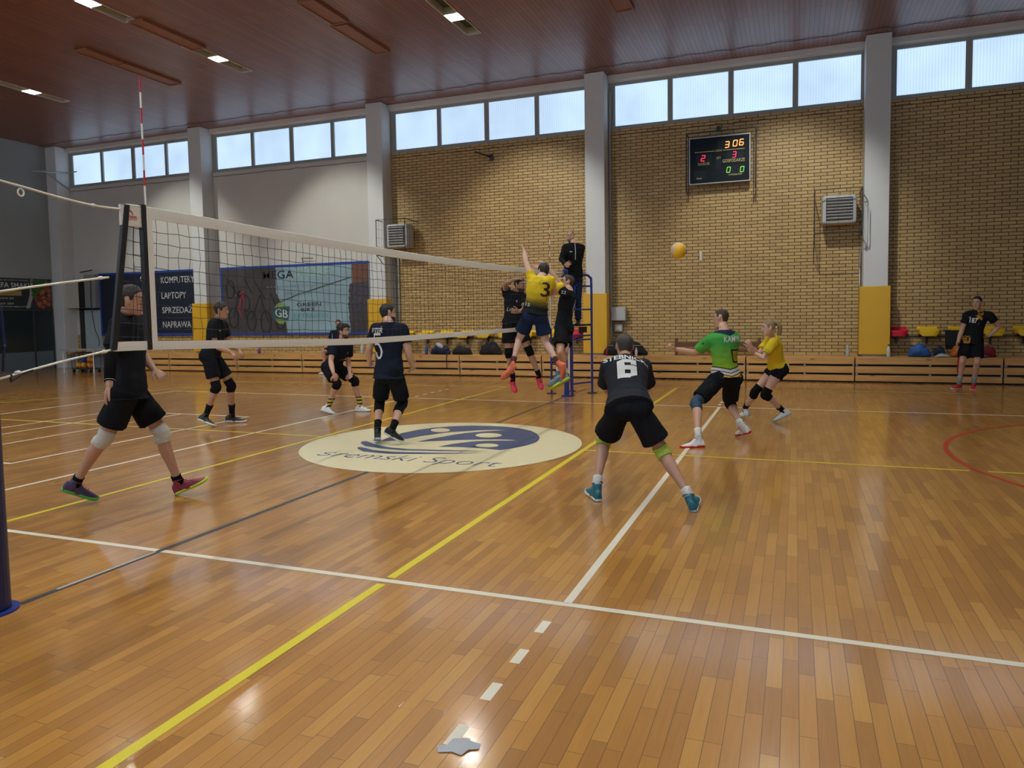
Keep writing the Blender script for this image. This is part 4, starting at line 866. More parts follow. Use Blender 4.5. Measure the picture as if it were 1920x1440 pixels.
def bag(x0, x1, y, h, mt, lab, kind='sports_bag', peak=.5, extra=None, cat='bag', d=.13, sd=1):
    rr = random.Random(sd); m = MB(); cx_ = (x0+x1)/2; n_ = 9; rings = []
    for k in range(n_):
        t = k/(n_-1); x = x0+(x1-x0)*t; e = max(1-abs(2*(t*.98+.01)-1)**3.2, .05)**.5
        pk = h*(.80+.20*math.exp(-((t-peak)/.3)**2))*e
        rings.append([V((x+rr.uniform(-.01, .01), y+d*e*math.cos(a)*1.0, ZB+max(0, pk*(.5+.5*math.sin(a))*(1+.05*rr.uniform(-1, 1))))) for a in [2*PI*q/14 for q in range(14)]])
    m.loft(rings); g = empty(kind, (cx_, y, ZB), lab, cat, 'bags and clothes on the bleachers')
    me_ = vox(m, .016, 2)
    for v in me_.vertices:
        q = mnoise.noise(v.co*9+V((sd, 0, 0)))*.035+mnoise.noise(v.co*22)*.012; w_ = min(max((v.co.z-ZB)/.05, 0), 1); v.co += V((v.normal.x, v.normal.y*.4, v.normal.z*.8))*q*w_
        v.co.z = max(v.co.z, ZB+.001)
    link(me_, 'body', mt, g, (0, 0, 0), smooth=True)
    for v in me_.vertices: v.co -= V((cx_, y, ZB))
    if extra == 'straps':
        for s_ in (.3, .7):
            x = x0+(x1-x0)*s_; q = MB(); q.tube(catmull([(x-.08, y-d*.9, ZB+h*.5), (x-.07, y-d, ZB+h*.95), (x, y-d*.5, ZB+h*1.1), (x+.07, y-d, ZB+h*.95), (x+.08, y-d*.9, ZB+h*.5)], 5), .010, 6); q.build('strap', M['black'], g, (cx_, y, ZB), smooth=True)
    if extra == 'dangle':
        q = MB(); q.tube(catmull([(x0+.03, y-.1, ZB+.08), (x0-.05, y-.19, ZB+.03), (x0-.06, y-.235, ZB-.05), (x0-.06, y-.235, ZB-.15), (x0-.05, y-.235, ZB-.35)], 5), .012, 6); q.build('strap', M['black'], g, (cx_, y, ZB))
    if extra == 'zip':
        q = MB(); q.tube([(x0+(x1-x0)*(.06+.88*k/12), y-d*.80, ZB+h*.62) for k in range(13)], .006, 5); q.build('zip', M['steel'], g, (cx_, y, ZB))
    return g
bag(-5.14, -4.56, 14.2, .28, M['navyc'], 'navy sports bag with a white cloth on top', extra='zip', sd=2)
m = MB(); m.ell((-4.82, 14.10, ZB+.25), .11, .05, .06, 12, 8, ax=(1, 0, -.5), az=(.4, 0, 1)); tag(m.build('cloth', M['towel'], org=(-4.82, 14.10, ZB+.25), smooth=True), 'white cloth lying on the navy sports bag', 'cloth')
bag(-4.50, -3.90, 14.2, .24, M['blackc'], 'black bag with a strap dangling over the planks', extra='dangle', peak=.35, sd=3)
bag(-3.68, -3.05, 14.2, .34, M['blackc'], 'tall black backpack left of the referee stand', 'backpack', extra='straps', sd=4)
bag(-.30, .80, 14.24, .40, M['blackc'], 'large black bag behind the head of player 6', peak=.4, extra='zip', sd=5)
bag(6.48, 6.92, 14.2, .30, M['bluec'], 'bright blue sports bag at the right end', extra='zip', sd=6)
bag(6.98, 7.22, 14.29, .24, M['navyc'], 'dark navy bag right of the blue sports bag', sd=7, d=.08)
bag(6.97, 7.26, 14.10, .08, M['towel'], 'pale crumpled towel right of the blue bag', 'towel', cat='towel', d=.08, sd=8)
bag(7.80, 8.14, 14.24, .24, M['redc'], 'dark red bag behind the standing player', sd=9)
bag(7.30, 7.50, 14.2, .25, M['orangep'], 'orange bag beside the hand of the standing player', 'bag', sd=10)
bag(7.74, 7.98, 14.05, .07, M['purple'], 'purple cloth in front of the dark red bag', 'cloth', cat='cloth', d=.045, sd=12)
m = MB(); m.box(7.22, 7.50, 14.44, 14.475, .84, 1.10); m.box(7.22, 7.5, 14.44, 14.72, 1.10, 1.13); m.add([(7.22, 14.44, .84), (7.5, 14.44, .84), (7.5, 14.475, .70), (7.24, 14.475, .72)], [(0, 1, 2, 3)])
tag(m.build('shirt', M['blackc'], bevel=.01), 'black shirt hanging over a yellow seat behind the standing player', 'shirt')
m = MB(); m.tube(catmull([(7.42, 14.05, .582), (7.40, 13.98, .565), (7.38, 13.965, .30), (7.42, 13.965, .22), (7.44, 13.975, .52)], 5), .012, 6); tag(m.build('strap', M['red']), 'red strap hanging over the bleacher beside the standing player', 'strap')
# brown wooden frame leaning behind the player in green
g = empty('wooden_chair', (1.9, 14.5, ZB), 'low brown wooden chair frame on the bleachers behind the player in green', 'chair'); o = V((1.9, 14.5, ZB))
M['brownw'] = mat('brown_wood', (.13, .055, .02), .5, noise=.2)
for x in (1.47, 2.38, 3.40):
    m = MB(); m.box(x-.035, x+.035, 14.42, 14.48, ZB, ZB+.42); m.build('leg', M['brownw'], g, o)
m = MB(); m.box(1.47, 3.40, 14.40, 14.43, ZB+.20, ZB+.31); m.build('backrest', M['brownw'], g, o)
m = MB(); m.box(1.47, 3.40, 14.44, 14.80, ZB+.10, ZB+.13); m.build('seat', M['brownw'], g, o)
JO = 'pel neck head shL shR elL elR wrL wrR tipL tipR hipL hipR knL knR anL anR heL heR toeL toeR'.split()
POSE = {
'walker': ((-1.274,0.932,1.014), (-1.263,0.944,1.675), (-1.12,0.858,1.811), (-1.365,1.099,1.608), (-1.178,0.779,1.612), (-1.389,1.186,1.324), (-1.163,0.665,1.336), (-1.179,1.125,1.179), (-1.085,0.57,1.104), (-1.035,1.099,1.131), (-1.132,0.541,0.961), (-1.33,1.015,0.995), (-1.224,0.854,1.014), (-1.195,1.191,0.598), (-1.438,0.793,0.608), (-1.169,1.309,0.165), (-1.712,0.732,0.244), (-1.179,1.305,0.039), (-1.787,0.664,0.177), (-0.986,1.482,0.14), (-1.66,0.875,0.051)),
'receiver': ((-4.069,4.894,1.101), (-4.034,5.029,1.607), (-3.907,4.966,1.76), (-4.097,5.196,1.54), (-3.966,4.863,1.537), (-4.028,5.24,1.223), (-3.962,4.851,1.224), (-3.793,5.192,1.143), (-3.765,4.986,1.121), (-3.69,5.209,1.035), (-3.651,4.989,1.025), (-4.116,4.974,1.063), (-4.032,4.808,1.066), (-3.924,5.134,0.593), (-3.931,4.827,0.599), (-4.013,5.221,0.164), (-4.118,4.807,0.215), (-4.087,5.182,0.058), (-4.195,4.732,0.133), (-3.863,5.353,0.033), (-3.983,4.829,0.03)),
'croucher': ((-3.236,6.811,0.766), (-2.934,6.674,1.194), (-2.873,6.641,1.392), (-2.914,6.848,1.123), (-2.995,6.499,1.148), (-2.993,6.936,0.861), (-2.961,6.375,0.89), (-2.884,6.809,0.67), (-2.822,6.24,0.726), (-2.806,6.733,0.569), (-2.759,6.259,0.577), (-3.211,6.9,0.751), (-3.25,6.721,0.745), (-2.83,6.883,0.536), (-2.946,6.531,0.513), (-2.813,6.985,0.13), (-3.175,6.597,0.148), (-2.867,6.962,0.029), (-3.273,6.549,0.069), (-2.611,6.98,0.026), (-3.011,6.522,0.018)),
'five': ((-0.655,4.335,0.923), (-0.657,4.343,1.53), (-0.74,4.478,1.666), (-0.836,4.338,1.47), (-0.477,4.378,1.466), (-0.955,4.35,1.208), (-0.405,4.399,1.166), (-1.062,4.513,1.045), (-0.449,4.569,0.983), (-1.116,4.622,0.958), (-0.516,4.642,0.872), (-0.747,4.357,0.892), (-0.567,4.317,0.898), (-0.903,4.491,0.513), (-0.568,4.504,0.507), (-0.776,4.212,0.22), (-0.533,4.184,0.234), (-0.736,4.141,0.103), (-0.627,4.171,0.185), (-0.861,4.343,0.037), (-0.448,4.295,0.057)),
'blocker': ((-0.473,8.327,1.452), (-0.432,8.325,2.025), (-0.294,8.201,2.139), (-0.268,8.255,1.936), (-0.611,8.394,1.974), (-0.153,8.093,1.711), (-0.556,8.158,2.154), (-0.184,7.833,1.666), (-0.33,8.039,2.226), (-0.27,7.707,1.695), (-0.183,8.092,2.269), (-0.384,8.357,1.413), (-0.535,8.25,1.417), (-0.188,8.379,0.968), (-0.516,8.207,0.939), (-0.065,8.496,0.554), (-0.486,8.319,0.505), (-0.117,8.587,0.497), (-0.547,8.397,0.43), (0.008,8.447,0.312), (-0.412,8.248,0.266)),
'spiker': ((0.442,6.857,1.619), (0.549,6.873,2.179), (0.533,7.051,2.286), (0.373,6.931,2.187), (0.722,6.838,2.124), (0.26,7.011,2.442), (0.704,7.074,1.96), (0.179,7.169,2.623), (0.488,7.199,1.909), (0.123,7.253,2.733), (0.358,7.268,1.939), (0.367,6.797,1.587), (0.537,6.881,1.576), (0.166,6.901,1.232), (0.583,6.986,1.169), (0.172,6.612,0.909), (0.828,6.75,0.905), (0.216,6.541,0.841), (0.941,6.709,0.869), (0.021,6.519,0.661), (0.893,6.8,0.651)),
'glasses': ((0.581,7.908,1.414), (0.678,7.944,1.988), (0.61,8.084,2.145), (0.673,7.748,1.949), (0.614,8.128,1.949), (0.46,7.791,2.166), (0.414,8.056,2.221), (0.26,7.759,2.346), (0.253,8.008,2.439), (0.129,7.71,2.463), (0.14,7.981,2.55), (0.584,7.805,1.381), (0.579,8.003,1.376), (0.634,7.542,1.007), (0.662,7.745,1.014), (0.64,7.805,0.648), (0.477,7.942,0.652), (0.705,7.767,0.572), (0.531,7.857,0.588), (0.424,7.689,0.397), (0.315,7.881,0.43)),
'referee': ((0.045,10.349,2.354), (0.087,10.304,2.991), (-0.002,10.389,3.15), (0.205,10.428,2.922), (-0.063,10.215,2.918), (0.183,10.378,2.645), (-0.099,10.075,2.68), (0.056,10.171,2.596), (0.03,9.896,2.572), (0.009,10.037,2.57), (0.107,9.78,2.532), (0.135,10.379,2.32), (-0.032,10.31,2.323), (0.145,10.331,1.906), (-0.022,10.262,1.909), (0.127,10.418,1.503), (-0.042,10.349,1.506), (0.117,10.488,1.438), (-0.052,10.419,1.441), (0.156,10.233,1.42), (-0.02,10.162,1.423)),
'six': ((2.853,2.384,0.823), (2.743,2.751,1.186), (2.705,2.906,1.315), (2.62,2.622,1.145), (2.896,2.842,1.132), (2.536,2.818,0.96), (2.895,3.053,0.945), (2.57,3.013,0.809), (2.786,3.217,0.792), (2.602,3.145,0.753), (2.711,3.329,0.734), (2.763,2.391,0.773), (2.945,2.364,0.778), (2.569,2.609,0.465), (3.134,2.45,0.426), (2.585,2.324,0.17), (3.369,2.241,0.139), (2.607,2.268,0.029), (3.42,2.181,0.019), (2.461,2.475,0.051), (3.409,2.442,0.057)),
'green': ((3.362,5.831,0.796), (3.339,5.86,1.366), (3.295,5.976,1.535), (3.183,5.775,1.261), (3.453,5.992,1.279), (2.977,5.885,1.091), (3.275,6.063,1.061), (2.745,5.793,1.144), (3.089,5.909,1.139), (2.638,5.698,1.183), (3.002,5.795,1.178), (3.277,5.758,0.774), (3.441,5.907,0.764), (3.034,5.481,0.487), (3.387,6.191,0.405), (3.104,5.168,0.163), (3.542,5.898,0.191), (3.163,5.142,0.028), (3.639,5.909,0.097), (2.918,5.045,0.013), (3.477,6.073,0.037)),
'woman': ((3.954,7.413,0.794), (3.878,7.201,1.234), (3.838,7.094,1.388), (3.904,7.036,1.18), (3.83,7.357,1.167), (3.775,6.937,0.969), (3.693,7.197,1.006), (3.639,7.115,1.033), (3.608,7.017,1.129), (3.558,7.009,1.069), (3.555,6.932,1.222), (3.978,7.33,0.77), (3.909,7.485,0.765), (3.786,7.285,0.409), (3.64,7.436,0.436), (4.022,7.498,0.173), (3.492,7.68,0.165), (4.11,7.51,0.128), (3.541,7.631,0.076), (3.908,7.418,0.032), (3.384,7.799,0.032)),
'stander': ((7.432,12.902,0.972), (7.506,12.88,1.536), (7.474,12.778,1.712), (7.697,12.846,1.461), (7.331,12.851,1.476), (7.875,12.909,1.24), (7.238,12.855,1.163), (7.699,12.896,1.045), (7.164,12.77,0.936), (7.558,12.857,1.015), (7.115,12.685,0.825), (7.523,12.9,0.941), (7.351,12.948,0.939), (7.496,12.767,0.541), (7.251,12.809,0.557), (7.485,12.949,0.159), (7.235,12.927,0.146), (7.504,13.035,0.087), (7.265,12.983,0.045), (7.432,12.795,0.004), (7.087,12.805,0.027)),
'sitter': ((-8.174,14.272,0.677), (-8.162,14.258,1.227), (-8.126,14.216,1.426), (-7.988,14.29,1.165), (-8.336,14.219,1.168), (-7.981,14.425,0.914), (-8.425,14.177,0.895), (-7.972,14.243,0.74), (-8.481,14.04,0.688), (-8.088,14.305,0.675), (-8.594,14.091,0.608), (-8.086,14.3,0.66), (-8.263,14.243,0.662), (-8.014,13.8,0.64), (-8.366,13.8,0.64), (-8.014,13.82,0.11), (-8.366,13.82,0.11), (-8.014,13.88,0.03), (-8.366,13.88,0.03), (-7.984,13.62,0.03), (-8.402,13.62,0.03)),
}
# ================================================================== people
SK = {'fair': (.53, .31, .22), 'tan': (.43, .245, .17), 'pale': (.60, .38, .30)}
SKM = {k: mat('skin_'+k, c, .55, noise=.06, nscale=14) for k, c in SK.items()}
for m_ in SKM.values():
    b_ = m_.node_tree.nodes['Principled BSDF']; b_.inputs['Subsurface Weight'].default_value = .0
M['eye'] = mat('eye_white', (.55, .53, .5), .3); M['iris'] = mat('dark_iris', (.02, .012, .01), .3); M['lips'] = mat('lips', (.30, .10, .08), .5)
HAIR = {'dark': mat('dark_hair', (.012, .009, .008), .6, bump=.6, bscale=90), 'brown': mat('brown_hair', (.045, .028, .018), .6, bump=.6, bscale=90),
        'grey': mat('greying_hair', (.055, .048, .042), .65, bump=.6, bscale=90), 'blonde': mat('blonde_hair', (.30, .21, .12), .55, bump=.6, bscale=70), 'stubble': mat('cropped_grey_hair', (.16, .12, .10), .8)}
def cloth(name, c, rough=.9, **k): return mat(name, c, rough, spec=.12, bump=.25, bscale=18, **k)
CL = {'black': cloth('black_jersey', (.010, .012, .017)), 'navyblack': cloth('navy_black_jersey', (.009, .013, .026)), 'char': cloth('charcoal_jersey', (.020, .022, .030)), 'shorts': cloth('black_shorts', (.008, .009, .012)),
      'navy': cloth('navy_shorts', (.012, .022, .055)), 'white': mat('white_sock', (.62, .62, .60), .8, bump=.3, bscale=60), 'knee_b': mat('black_knee_sleeve', (.007, .007, .008), .9, spec=.12, bump=.3, bscale=50),
      'knee_w': mat('white_knee_sleeve', (.50, .50, .46), .8, bump=.3, bscale=50), 'knee_y': mat('lime_knee_sleeve', (.34, .46, .06), .8, bump=.3, bscale=50), 'knee_t': mat('teal_blue_knee_sleeve', (.015, .05, .10), .7, noise=.7, nscale=12),
      'grey': mat('grey_sock', (.22, .28, .30), .8, noise=.2, nscale=20), 'brown': mat('maroon_sock', (.08, .02, .02), .8), 'print': mat('white_jersey_print', (.60, .61, .60), .6), 'printd': mat('grey_jersey_print', (.22, .22, .24), .6), 'jacket': cloth('black_jacket', (.008, .009, .011)),
      'yellow': cloth('yellow_trim', (.62, .45, .03)), 'printb': mat('dark_jersey_print', (.03, .012, .01), .6)}
def attr_mat(name, build):
    m = bpy.data.materials.new(name); m.use_nodes = True; nt = m.node_tree; b = nt.nodes['Principled BSDF']; b.inputs['Roughness'].default_value = .85; b.inputs['Specular IOR Level'].default_value = .15
    at = nd(nt, 'ShaderNodeAttribute', attribute_name='tc'); sp_ = nd(nt, 'ShaderNodeSeparateXYZ'); nt.links.new(at.outputs['Vector'], sp_.inputs[0])
    out = build(nt, sp_.outputs['X'], sp_.outputs['Y'], sp_.outputs['Z']); nt.links.new(out, b.inputs['Base Color']); return m
def mth(nt, op, a, b=None, c=None):
    n = nt.nodes.new('ShaderNodeMath'); n.operation = op
    for i, x in enumerate((a, b, c)):
        if x is None: continue
        if isinstance(x, (int, float)): n.inputs[i].default_value = x
        else: nt.links.new(x, n.inputs[i])
    return n.outputs[0]
def ramp(nt, x, stops, interp='CONSTANT'):
    cr = nt.nodes.new('ShaderNodeValToRGB'); cr.color_ramp.interpolation = interp; e = cr.color_ramp.elements
    e[0].position, e[0].color = stops[0][0], (*stops[0][1], 1); e[1].position, e[1].color = stops[1][0], (*stops[1][1], 1)
    for p, c in stops[2:]:
        q = e.new(p); q.color = (*c, 1)
    nt.links.new(x, cr.inputs[0]); return cr.outputs[0]
def mix(nt, f, a, b):
    n = nd(nt, 'ShaderNodeMix', data_type='RGBA')
    nt.links.new(f, n.inputs[0])
    for i, x in ((6, a), (7, b)):
        if isinstance(x, tuple): n.inputs[i].default_value = (*x, 1)
        else: nt.links.new(x, n.inputs[i])
    return n.outputs[2]
BK = (.008, .010, .012); GR = (.055, .33, .06); LM = (.20, .36, .02); WH = (.50, .50, .50); YE = (.66, .49, .025)
def green_fn(nt, u, v, w):
    z = mth(nt, 'ADD', mth(nt, 'ADD', v, mth(nt, 'MULTIPLY', mth(nt, 'ABSOLUTE', mth(nt, 'SUBTRACT', u, .02)), -.45)), .12)
    base = ramp(nt, z, [(0, WH), (.055, BK), (.075, (.50, .30, .03)), (.115, BK), (.135, WH), (.185, BK), (.205, WH), (.265, BK), (.29, LM), (.30, LM)])
    grad = ramp(nt, v, [(.25, LM), (.75, GR)], 'LINEAR')
    up = mix(nt, mth(nt, 'GREATER_THAN', z, .29), base, grad)
    # olive block with a black outline on the right side of the back
    blk = mth(nt, 'MULTIPLY', mth(nt, 'LESS_THAN', u, mth(nt, 'ADD', mth(nt, 'MULTIPLY', v, .14), -.08)), mth(nt, 'MULTIPLY', mth(nt, 'LESS_THAN', v, .60), mth(nt, 'GREATER_THAN', v, .30)))
    blk2 = mth(nt, 'MULTIPLY', mth(nt, 'LESS_THAN', u, mth(nt, 'ADD', mth(nt, 'MULTIPLY', v, .14), -.10)), mth(nt, 'MULTIPLY', mth(nt, 'LESS_THAN', v, .565), mth(nt, 'GREATER_THAN', v, .33)))
    c = mix(nt, blk, up, BK); c = mix(nt, blk2, c, (.28, .26, .01))
    yoke = mth(nt, 'GREATER_THAN', mth(nt, 'SUBTRACT', v, mth(nt, 'MULTIPLY', mth(nt, 'ABSOLUTE', u), .55)), .90)
    return mix(nt, yoke, c, (.012, .022, .05))
def tone(nt, u, v, lo, hi, sc, c1=YE, c2=BK):
    a = mth(nt, 'SINE', mth(nt, 'MULTIPLY', mth(nt, 'ADD', u, mth(nt, 'MULTIPLY', v, .55)), sc)); b = mth(nt, 'SINE', mth(nt, 'MULTIPLY', mth(nt, 'SUBTRACT', u, mth(nt, 'MULTIPLY', v, .55)), sc))
    p = mth(nt, 'ADD', mth(nt, 'MULTIPLY', mth(nt, 'MULTIPLY', a, b), .5), .5)
    t = mth(nt, 'DIVIDE', mth(nt, 'SUBTRACT', v, lo), hi-lo)
    return mix(nt, mth(nt, 'GREATER_THAN', p, mth(nt, 'MINIMUM', mth(nt, 'MAXIMUM', t, -.05), 1.05)), c1, c2)
def camo_fn(nt, u, v, w):
    n = nd(nt, 'ShaderNodeTexNoise', i_Scale=16.0, i_Detail=3.0); at = nd(nt, 'ShaderNodeAttribute', attribute_name='tc'); nt.links.new(at.outputs['Vector'], n.inputs['Vector'])
    r1 = mth(nt, 'MULTIPLY', mth(nt, 'GREATER_THAN', v, .72), mth(nt, 'MULTIPLY', mth(nt, 'GREATER_THAN', u, -.03), mth(nt, 'LESS_THAN', u, .10))); r2 = mth(nt, 'MULTIPLY', mth(nt, 'LESS_THAN', v, .14), mth(nt, 'LESS_THAN', u, -.04))
    k = mth(nt, 'MULTIPLY', mth(nt, 'MAXIMUM', r1, r2), mth(nt, 'GREATER_THAN', n.outputs['Fac'], .50))
    return mix(nt, k, BK, (.50, .27, .03))
def stripe_fn(c1, c2, sc):
    def f(nt, b):
        tc = nd(nt, 'ShaderNodeTexCoord'); sp_ = nd(nt, 'ShaderNodeSeparateXYZ'); nt.links.new(tc.outputs['Object'], sp_.inputs[0])
        s_ = mth(nt, 'GREATER_THAN', mth(nt, 'SINE', mth(nt, 'MULTIPLY', sp_.outputs['Z'], sc)), .1); nt.links.new(mix(nt, s_, c1, c2), b.inputs['Base Color'])
    return f
CL['green'] = attr_mat('green_black_white_jersey', green_fn)
CL['halftone'] = attr_mat('yellow_halftone_jersey', lambda nt, u, v, w: tone(nt, u, v, .20, .62, 190))
CL['halflow'] = attr_mat('yellow_jersey_dark_hem', lambda nt, u, v, w: tone(nt, u, v, -.02, .10, 220))
CL['camo'] = attr_mat('black_jersey_gold_flecks', camo_fn)
CL['stripesock'] = printed('yellow_black_striped_sock', stripe_fn((.55, .42, .03), BK, 105))
CL['limeprint'] = mat('yellow_black_sleeve', (.5, .4, .03), .7, noise=.5, nscale=20)
def shoe_m(n, c): return mat(n, c, .45, noise=.1, nscale=20)
SH = {k: shoe_m('shoe_'+k, c) for k, c in dict(purple=(.05, .03, .09), green=(.08, .42, .06), red=(.22, .02, .04), lime=(.48, .60, .04), black=(.012, .013, .016), white=(.62, .64, .64), teal=(.015, .13, .18), coral=(.70, .17, .09), pink=(.70, .03, .08), crimson=(.55, .02, .02), ltblue=(.35, .45, .55), orange=(.55, .08, .02)).items()}

def nz(v): return v.normalized()
def orth(v, n): return (v-n*v.dot(n)).normalized()
HEADR = [(-.128, .026, .062, .030), (-.116, .040, .080, .0), (-.095, .051, .088, -.035), (-.07, .060, .089, -.055), (-.04, .068, .087, -.075), (-.01, .073, .085, -.09),
         (.025, .077, .089, -.098), (.055, .075, .087, -.097), (.082, .064, .074, -.085), (.102, .045, .050, -.062), (.113, .025, .026, -.036), (.118, .006, .004, -.014)]
def hring(i_or_z, off=0):
    z = i_or_z
    for (z0, a0, f0, b0), (z1, a1, f1, b1) in zip(HEADR, HEADR[1:]):
        if z <= z1 or z1 == HEADR[-1][0]:
            t = min(max((z-z0)/(z1-z0), 0), 1); a, f, b = a0+(a1-a0)*t, f0+(f1-f0)*t, b0+(b1-b0)*t; break
    return a+off, (f+b)/2, (f-b)/2+off
class Person:
    def __init__(s, key, spec):
        s.k = key; s.sp = spec; P = {j: V(p) for j, p in zip(JO, POSE[key])}; s.P = P; s.s = spec.get('s', 1.0)
        s.up = nz(P['neck']-P['pel']); s.L = (P['neck']-P['pel']).length
        lat_s = orth(P['shL']-P['shR'], s.up); lat_h = orth(P['hipL']-P['hipR'], s.up); s.lat_s, s.lat_h = lat_s, lat_h
        s.lat = nz(lat_s+lat_h); s.fwd = s.lat.cross(s.up)
        low = min(P['toeL'].z, P['toeR'].z, P['heL'].z, P['heR'].z)
        s.org = V((P['pel'].x, P['pel'].y, spec.get('base', 0)))
        s.root = empty('person', s.org, spec['label'], 'person')
    def frame(s, t):
        k = min(max(t, 0), 1); lat = nz(s.lat_h*(1-k)+s.lat_s*k); lat = orth(lat, s.up); return lat, lat.cross(s.up)
    def ring(s, t, hw, hd, off=0, n=24):
        lat, fw = s.frame(t); c = s.P['pel']+s.up*(t*s.L)+fw*(off*s.s)
        return [c+lat*(hw*s.s*math.cos(2*PI*i/n))+fw*(hd*s.s*math.sin(2*PI*i/n)) for i in range(n)]
    def add(s, name, me_or_mb, mt, smooth=True, parent=None, lab=None):
        me = me_or_mb.mesh(name, s.org) if isinstance(me_or_mb, MB) else me_or_mb
        if not isinstance(me_or_mb, MB):
            for v in me.vertices: v.co -= s.org
        o = link(me, name, mt, parent or s.root, smooth=smooth)
        if lab: o['label'] = lab
        return o
    TOR = [(-.13, .085, .075, -.01), (-.06, .145, .105, -.015), (.03, .162, .112, -.012), (.14, .155, .104, 0), (.28, .140, .096, .005), (.42, .142, .10, .005), (.58, .158, .112, .005), (.74, .172, .116, .0), (.87, .168, .104, -.005), (.96, .135, .085, -.01), (1.02, .080, .065, -.01), (1.07, .058, .058, 0)]
    def limb(s, mb, a, b, r, n=14):
        # r: [(t, radius)...] along a-b
        a, b = V(a), V(b); mb.tube([a+(b-a)*t for t, _ in r], [q*s.s for _, q in r], n, round_ends=True)
    def build(s):
        P, sp, k = s.P, s.sp, s.s; W = sp.get('build', 1.0); fem = sp.get('female')
        mb = MB()
        tor = [(t, hw*W*(.90 if fem and t > .2 else 1), hd*W, o) for t, hw, hd, o in s.TOR]
        mb.loft([s.ring(t, hw, hd, o) for t, hw, hd, o in tor])
        if fem:
            for q in (-.075, .075): mb.ell(s.P['pel']+s.up*(.68*s.L)+s.lat*q*k+s.fwd*.085*k, .06*k, .055*k, .06*k, 12, 8)
        # neck and head
        hd_ = P['head']; face = nz(V(sp['face'])); hu = nz(nz(hd_-P['neck'])*.22+V((0, 0, 1))*.78+V(sp.get('tilt', (0, 0, 0)))); f = orth(face, hu); 
        pitch = sp.get('pitch', 0)
        if pitch: q = Matrix.Rotation(pitch, 3, f.cross(hu)); f, hu = q @ f, q @ hu
        l = hu.cross(f); s.hf = (hd_, l, f, hu)
        nb = hd_-hu*.075*k-f*.018*k
        mb.tube([P['neck']-s.up*.03, P['neck']+s.up*.03+ (nb-P['neck'])*.2, nb, nb+hu*.05*k], [.07*k*W, .058*k*(W if not fem else .9), .055*k*(1 if not fem else .88), .05*k], 16)
        H = lambda x, y, z: hd_+l*(x*k)+f*(y*k)+hu*(z*k)
        s.H = H; rings = []
        for z, a, fr, bk in HEADR:
            rings.append([H(a*math.cos(t), (fr+bk)/2+(fr-bk)/2*math.sin(t), z) for t in [2*PI*i/28 for i in range(28)]])
        mb.loft(rings)
        mb.loft([[H(x*w, y+yy, z) for x, yy in ((-1, -.004), (-.5, .006), (.5, .006), (1, -.004), (.6, -.02), (-.6, -.02))] for w, y, z in ((.006, .086, .030), (.008, .094, .012), (.012, .104, -.010), (.017, .110, -.024), (.014, .098, -.036))])
        for q in (-1, 1):
            mb.ell(H(.078*q, -.006, -.004), .010*k, .020*k, .032*k, 10, 8, ax=l, ay=nz(f-l*.3*q), az=nz(hu-f*.15))
        mb.ell(H(0, .082, .034), .046*k, .012*k, .010*k, 12, 8, ax=l, ay=f, az=hu)
        mb.ell(H(0, .074, -.108), .026*k, .018*k, .018*k, 12, 8, ax=l, ay=f, az=hu)
        # arms
        aw = sp.get('arm', 1.0)*(1 if not fem else .84)
        for c in 'LR':
            sh, el, wr, tp = P['sh'+c], P['el'+c], P['wr'+c], P['tip'+c]; sg = 1 if c == 'L' else -1
            mb.tube([s.P['pel']+s.up*s.L*.90+s.lat_s*(.09*sg*k), sh], [.07*k*W, .064*k*aw], 14, round_ends=True)
            s.limb(mb, sh, el, [(0, .062*aw), (.25, .056*aw), (.6, .050*aw), (1, .040*aw)])
            s.limb(mb, el, wr, [(0, .041*aw), (.22, .046*aw), (.5, .041*aw), (.8, .031*aw), (1, .027*aw)])
            s.hand(mb, c, wr, tp, sg, aw)
        lw = sp.get('leg', 1.0)*(1 if not fem else .95)
        for c in 'LR':
            hp, kn, an, he, to = (P[x+c] for x in ('hip', 'kn', 'an', 'he', 'toe'))
            mb.ell(hp-s.fwd*.04*k-s.up*.01, .080*k, .080*k, .09*k, 14, 10)
            s.limb(mb, hp, kn, [(0, .093*lw), (.3, .088*lw), (.65, .070*lw), (.9, .057*lw), (1, .056*lw)])
            sd = (kn-an).normalized(); bk = orth(-(to-he), sd)
            pts = [kn, kn+(an-kn)*.2+bk*.010*k, kn+(an-kn)*.33+bk*.014*k, kn+(an-kn)*.6+bk*.006*k, kn+(an-kn)*.85, an]
            mb.tube(pts, [.054*k*lw, .057*k*lw, .058*k*lw, .045*k*lw, .036*k*lw, .036*k*lw], 14, round_ends=True)
            mb.tube([an, he+(to-he)*.22+(an-he)*.25, he+(to-he)*.75+(an-he)*.05], [.034*k, .028*k, .018*k], 10, round_ends=True)
        vs = sp.get('vox', .007)
        body = vox(mb, vs, sp.get('smooth', 3 if vs < .006 else 2), .5)
        s.body = s.add('body', body, SKM[sp.get('skin', 'fair')])
        # face parts
        for q in (-1, 1):
            e = MB(); e.ell(H(.031*q, .0815, .014), .013*k, .008*k, .0075*k, 12, 8, ax=l, ay=f, az=hu)
            e.cur = 1; e.ell(H(.031*q, .0865, .014), .0062*k, .005*k, .0062*k, 10, 6, ax=l, ay=f, az=hu)
            s.add('eye', e, [M['eye'], M['iris']])
            e = MB(); e.tube([H((.012+.011*i)*q, .092-.004*i-.003*(i > 2), .031+.003*math.sin(i*.9)) for i in range(4)], [.004*k, .005*k, .005*k, .003*k], 6); s.add('eyebrow', e, HAIR['dark' if sp['hair'][0] != 'blonde' else 'brown'])
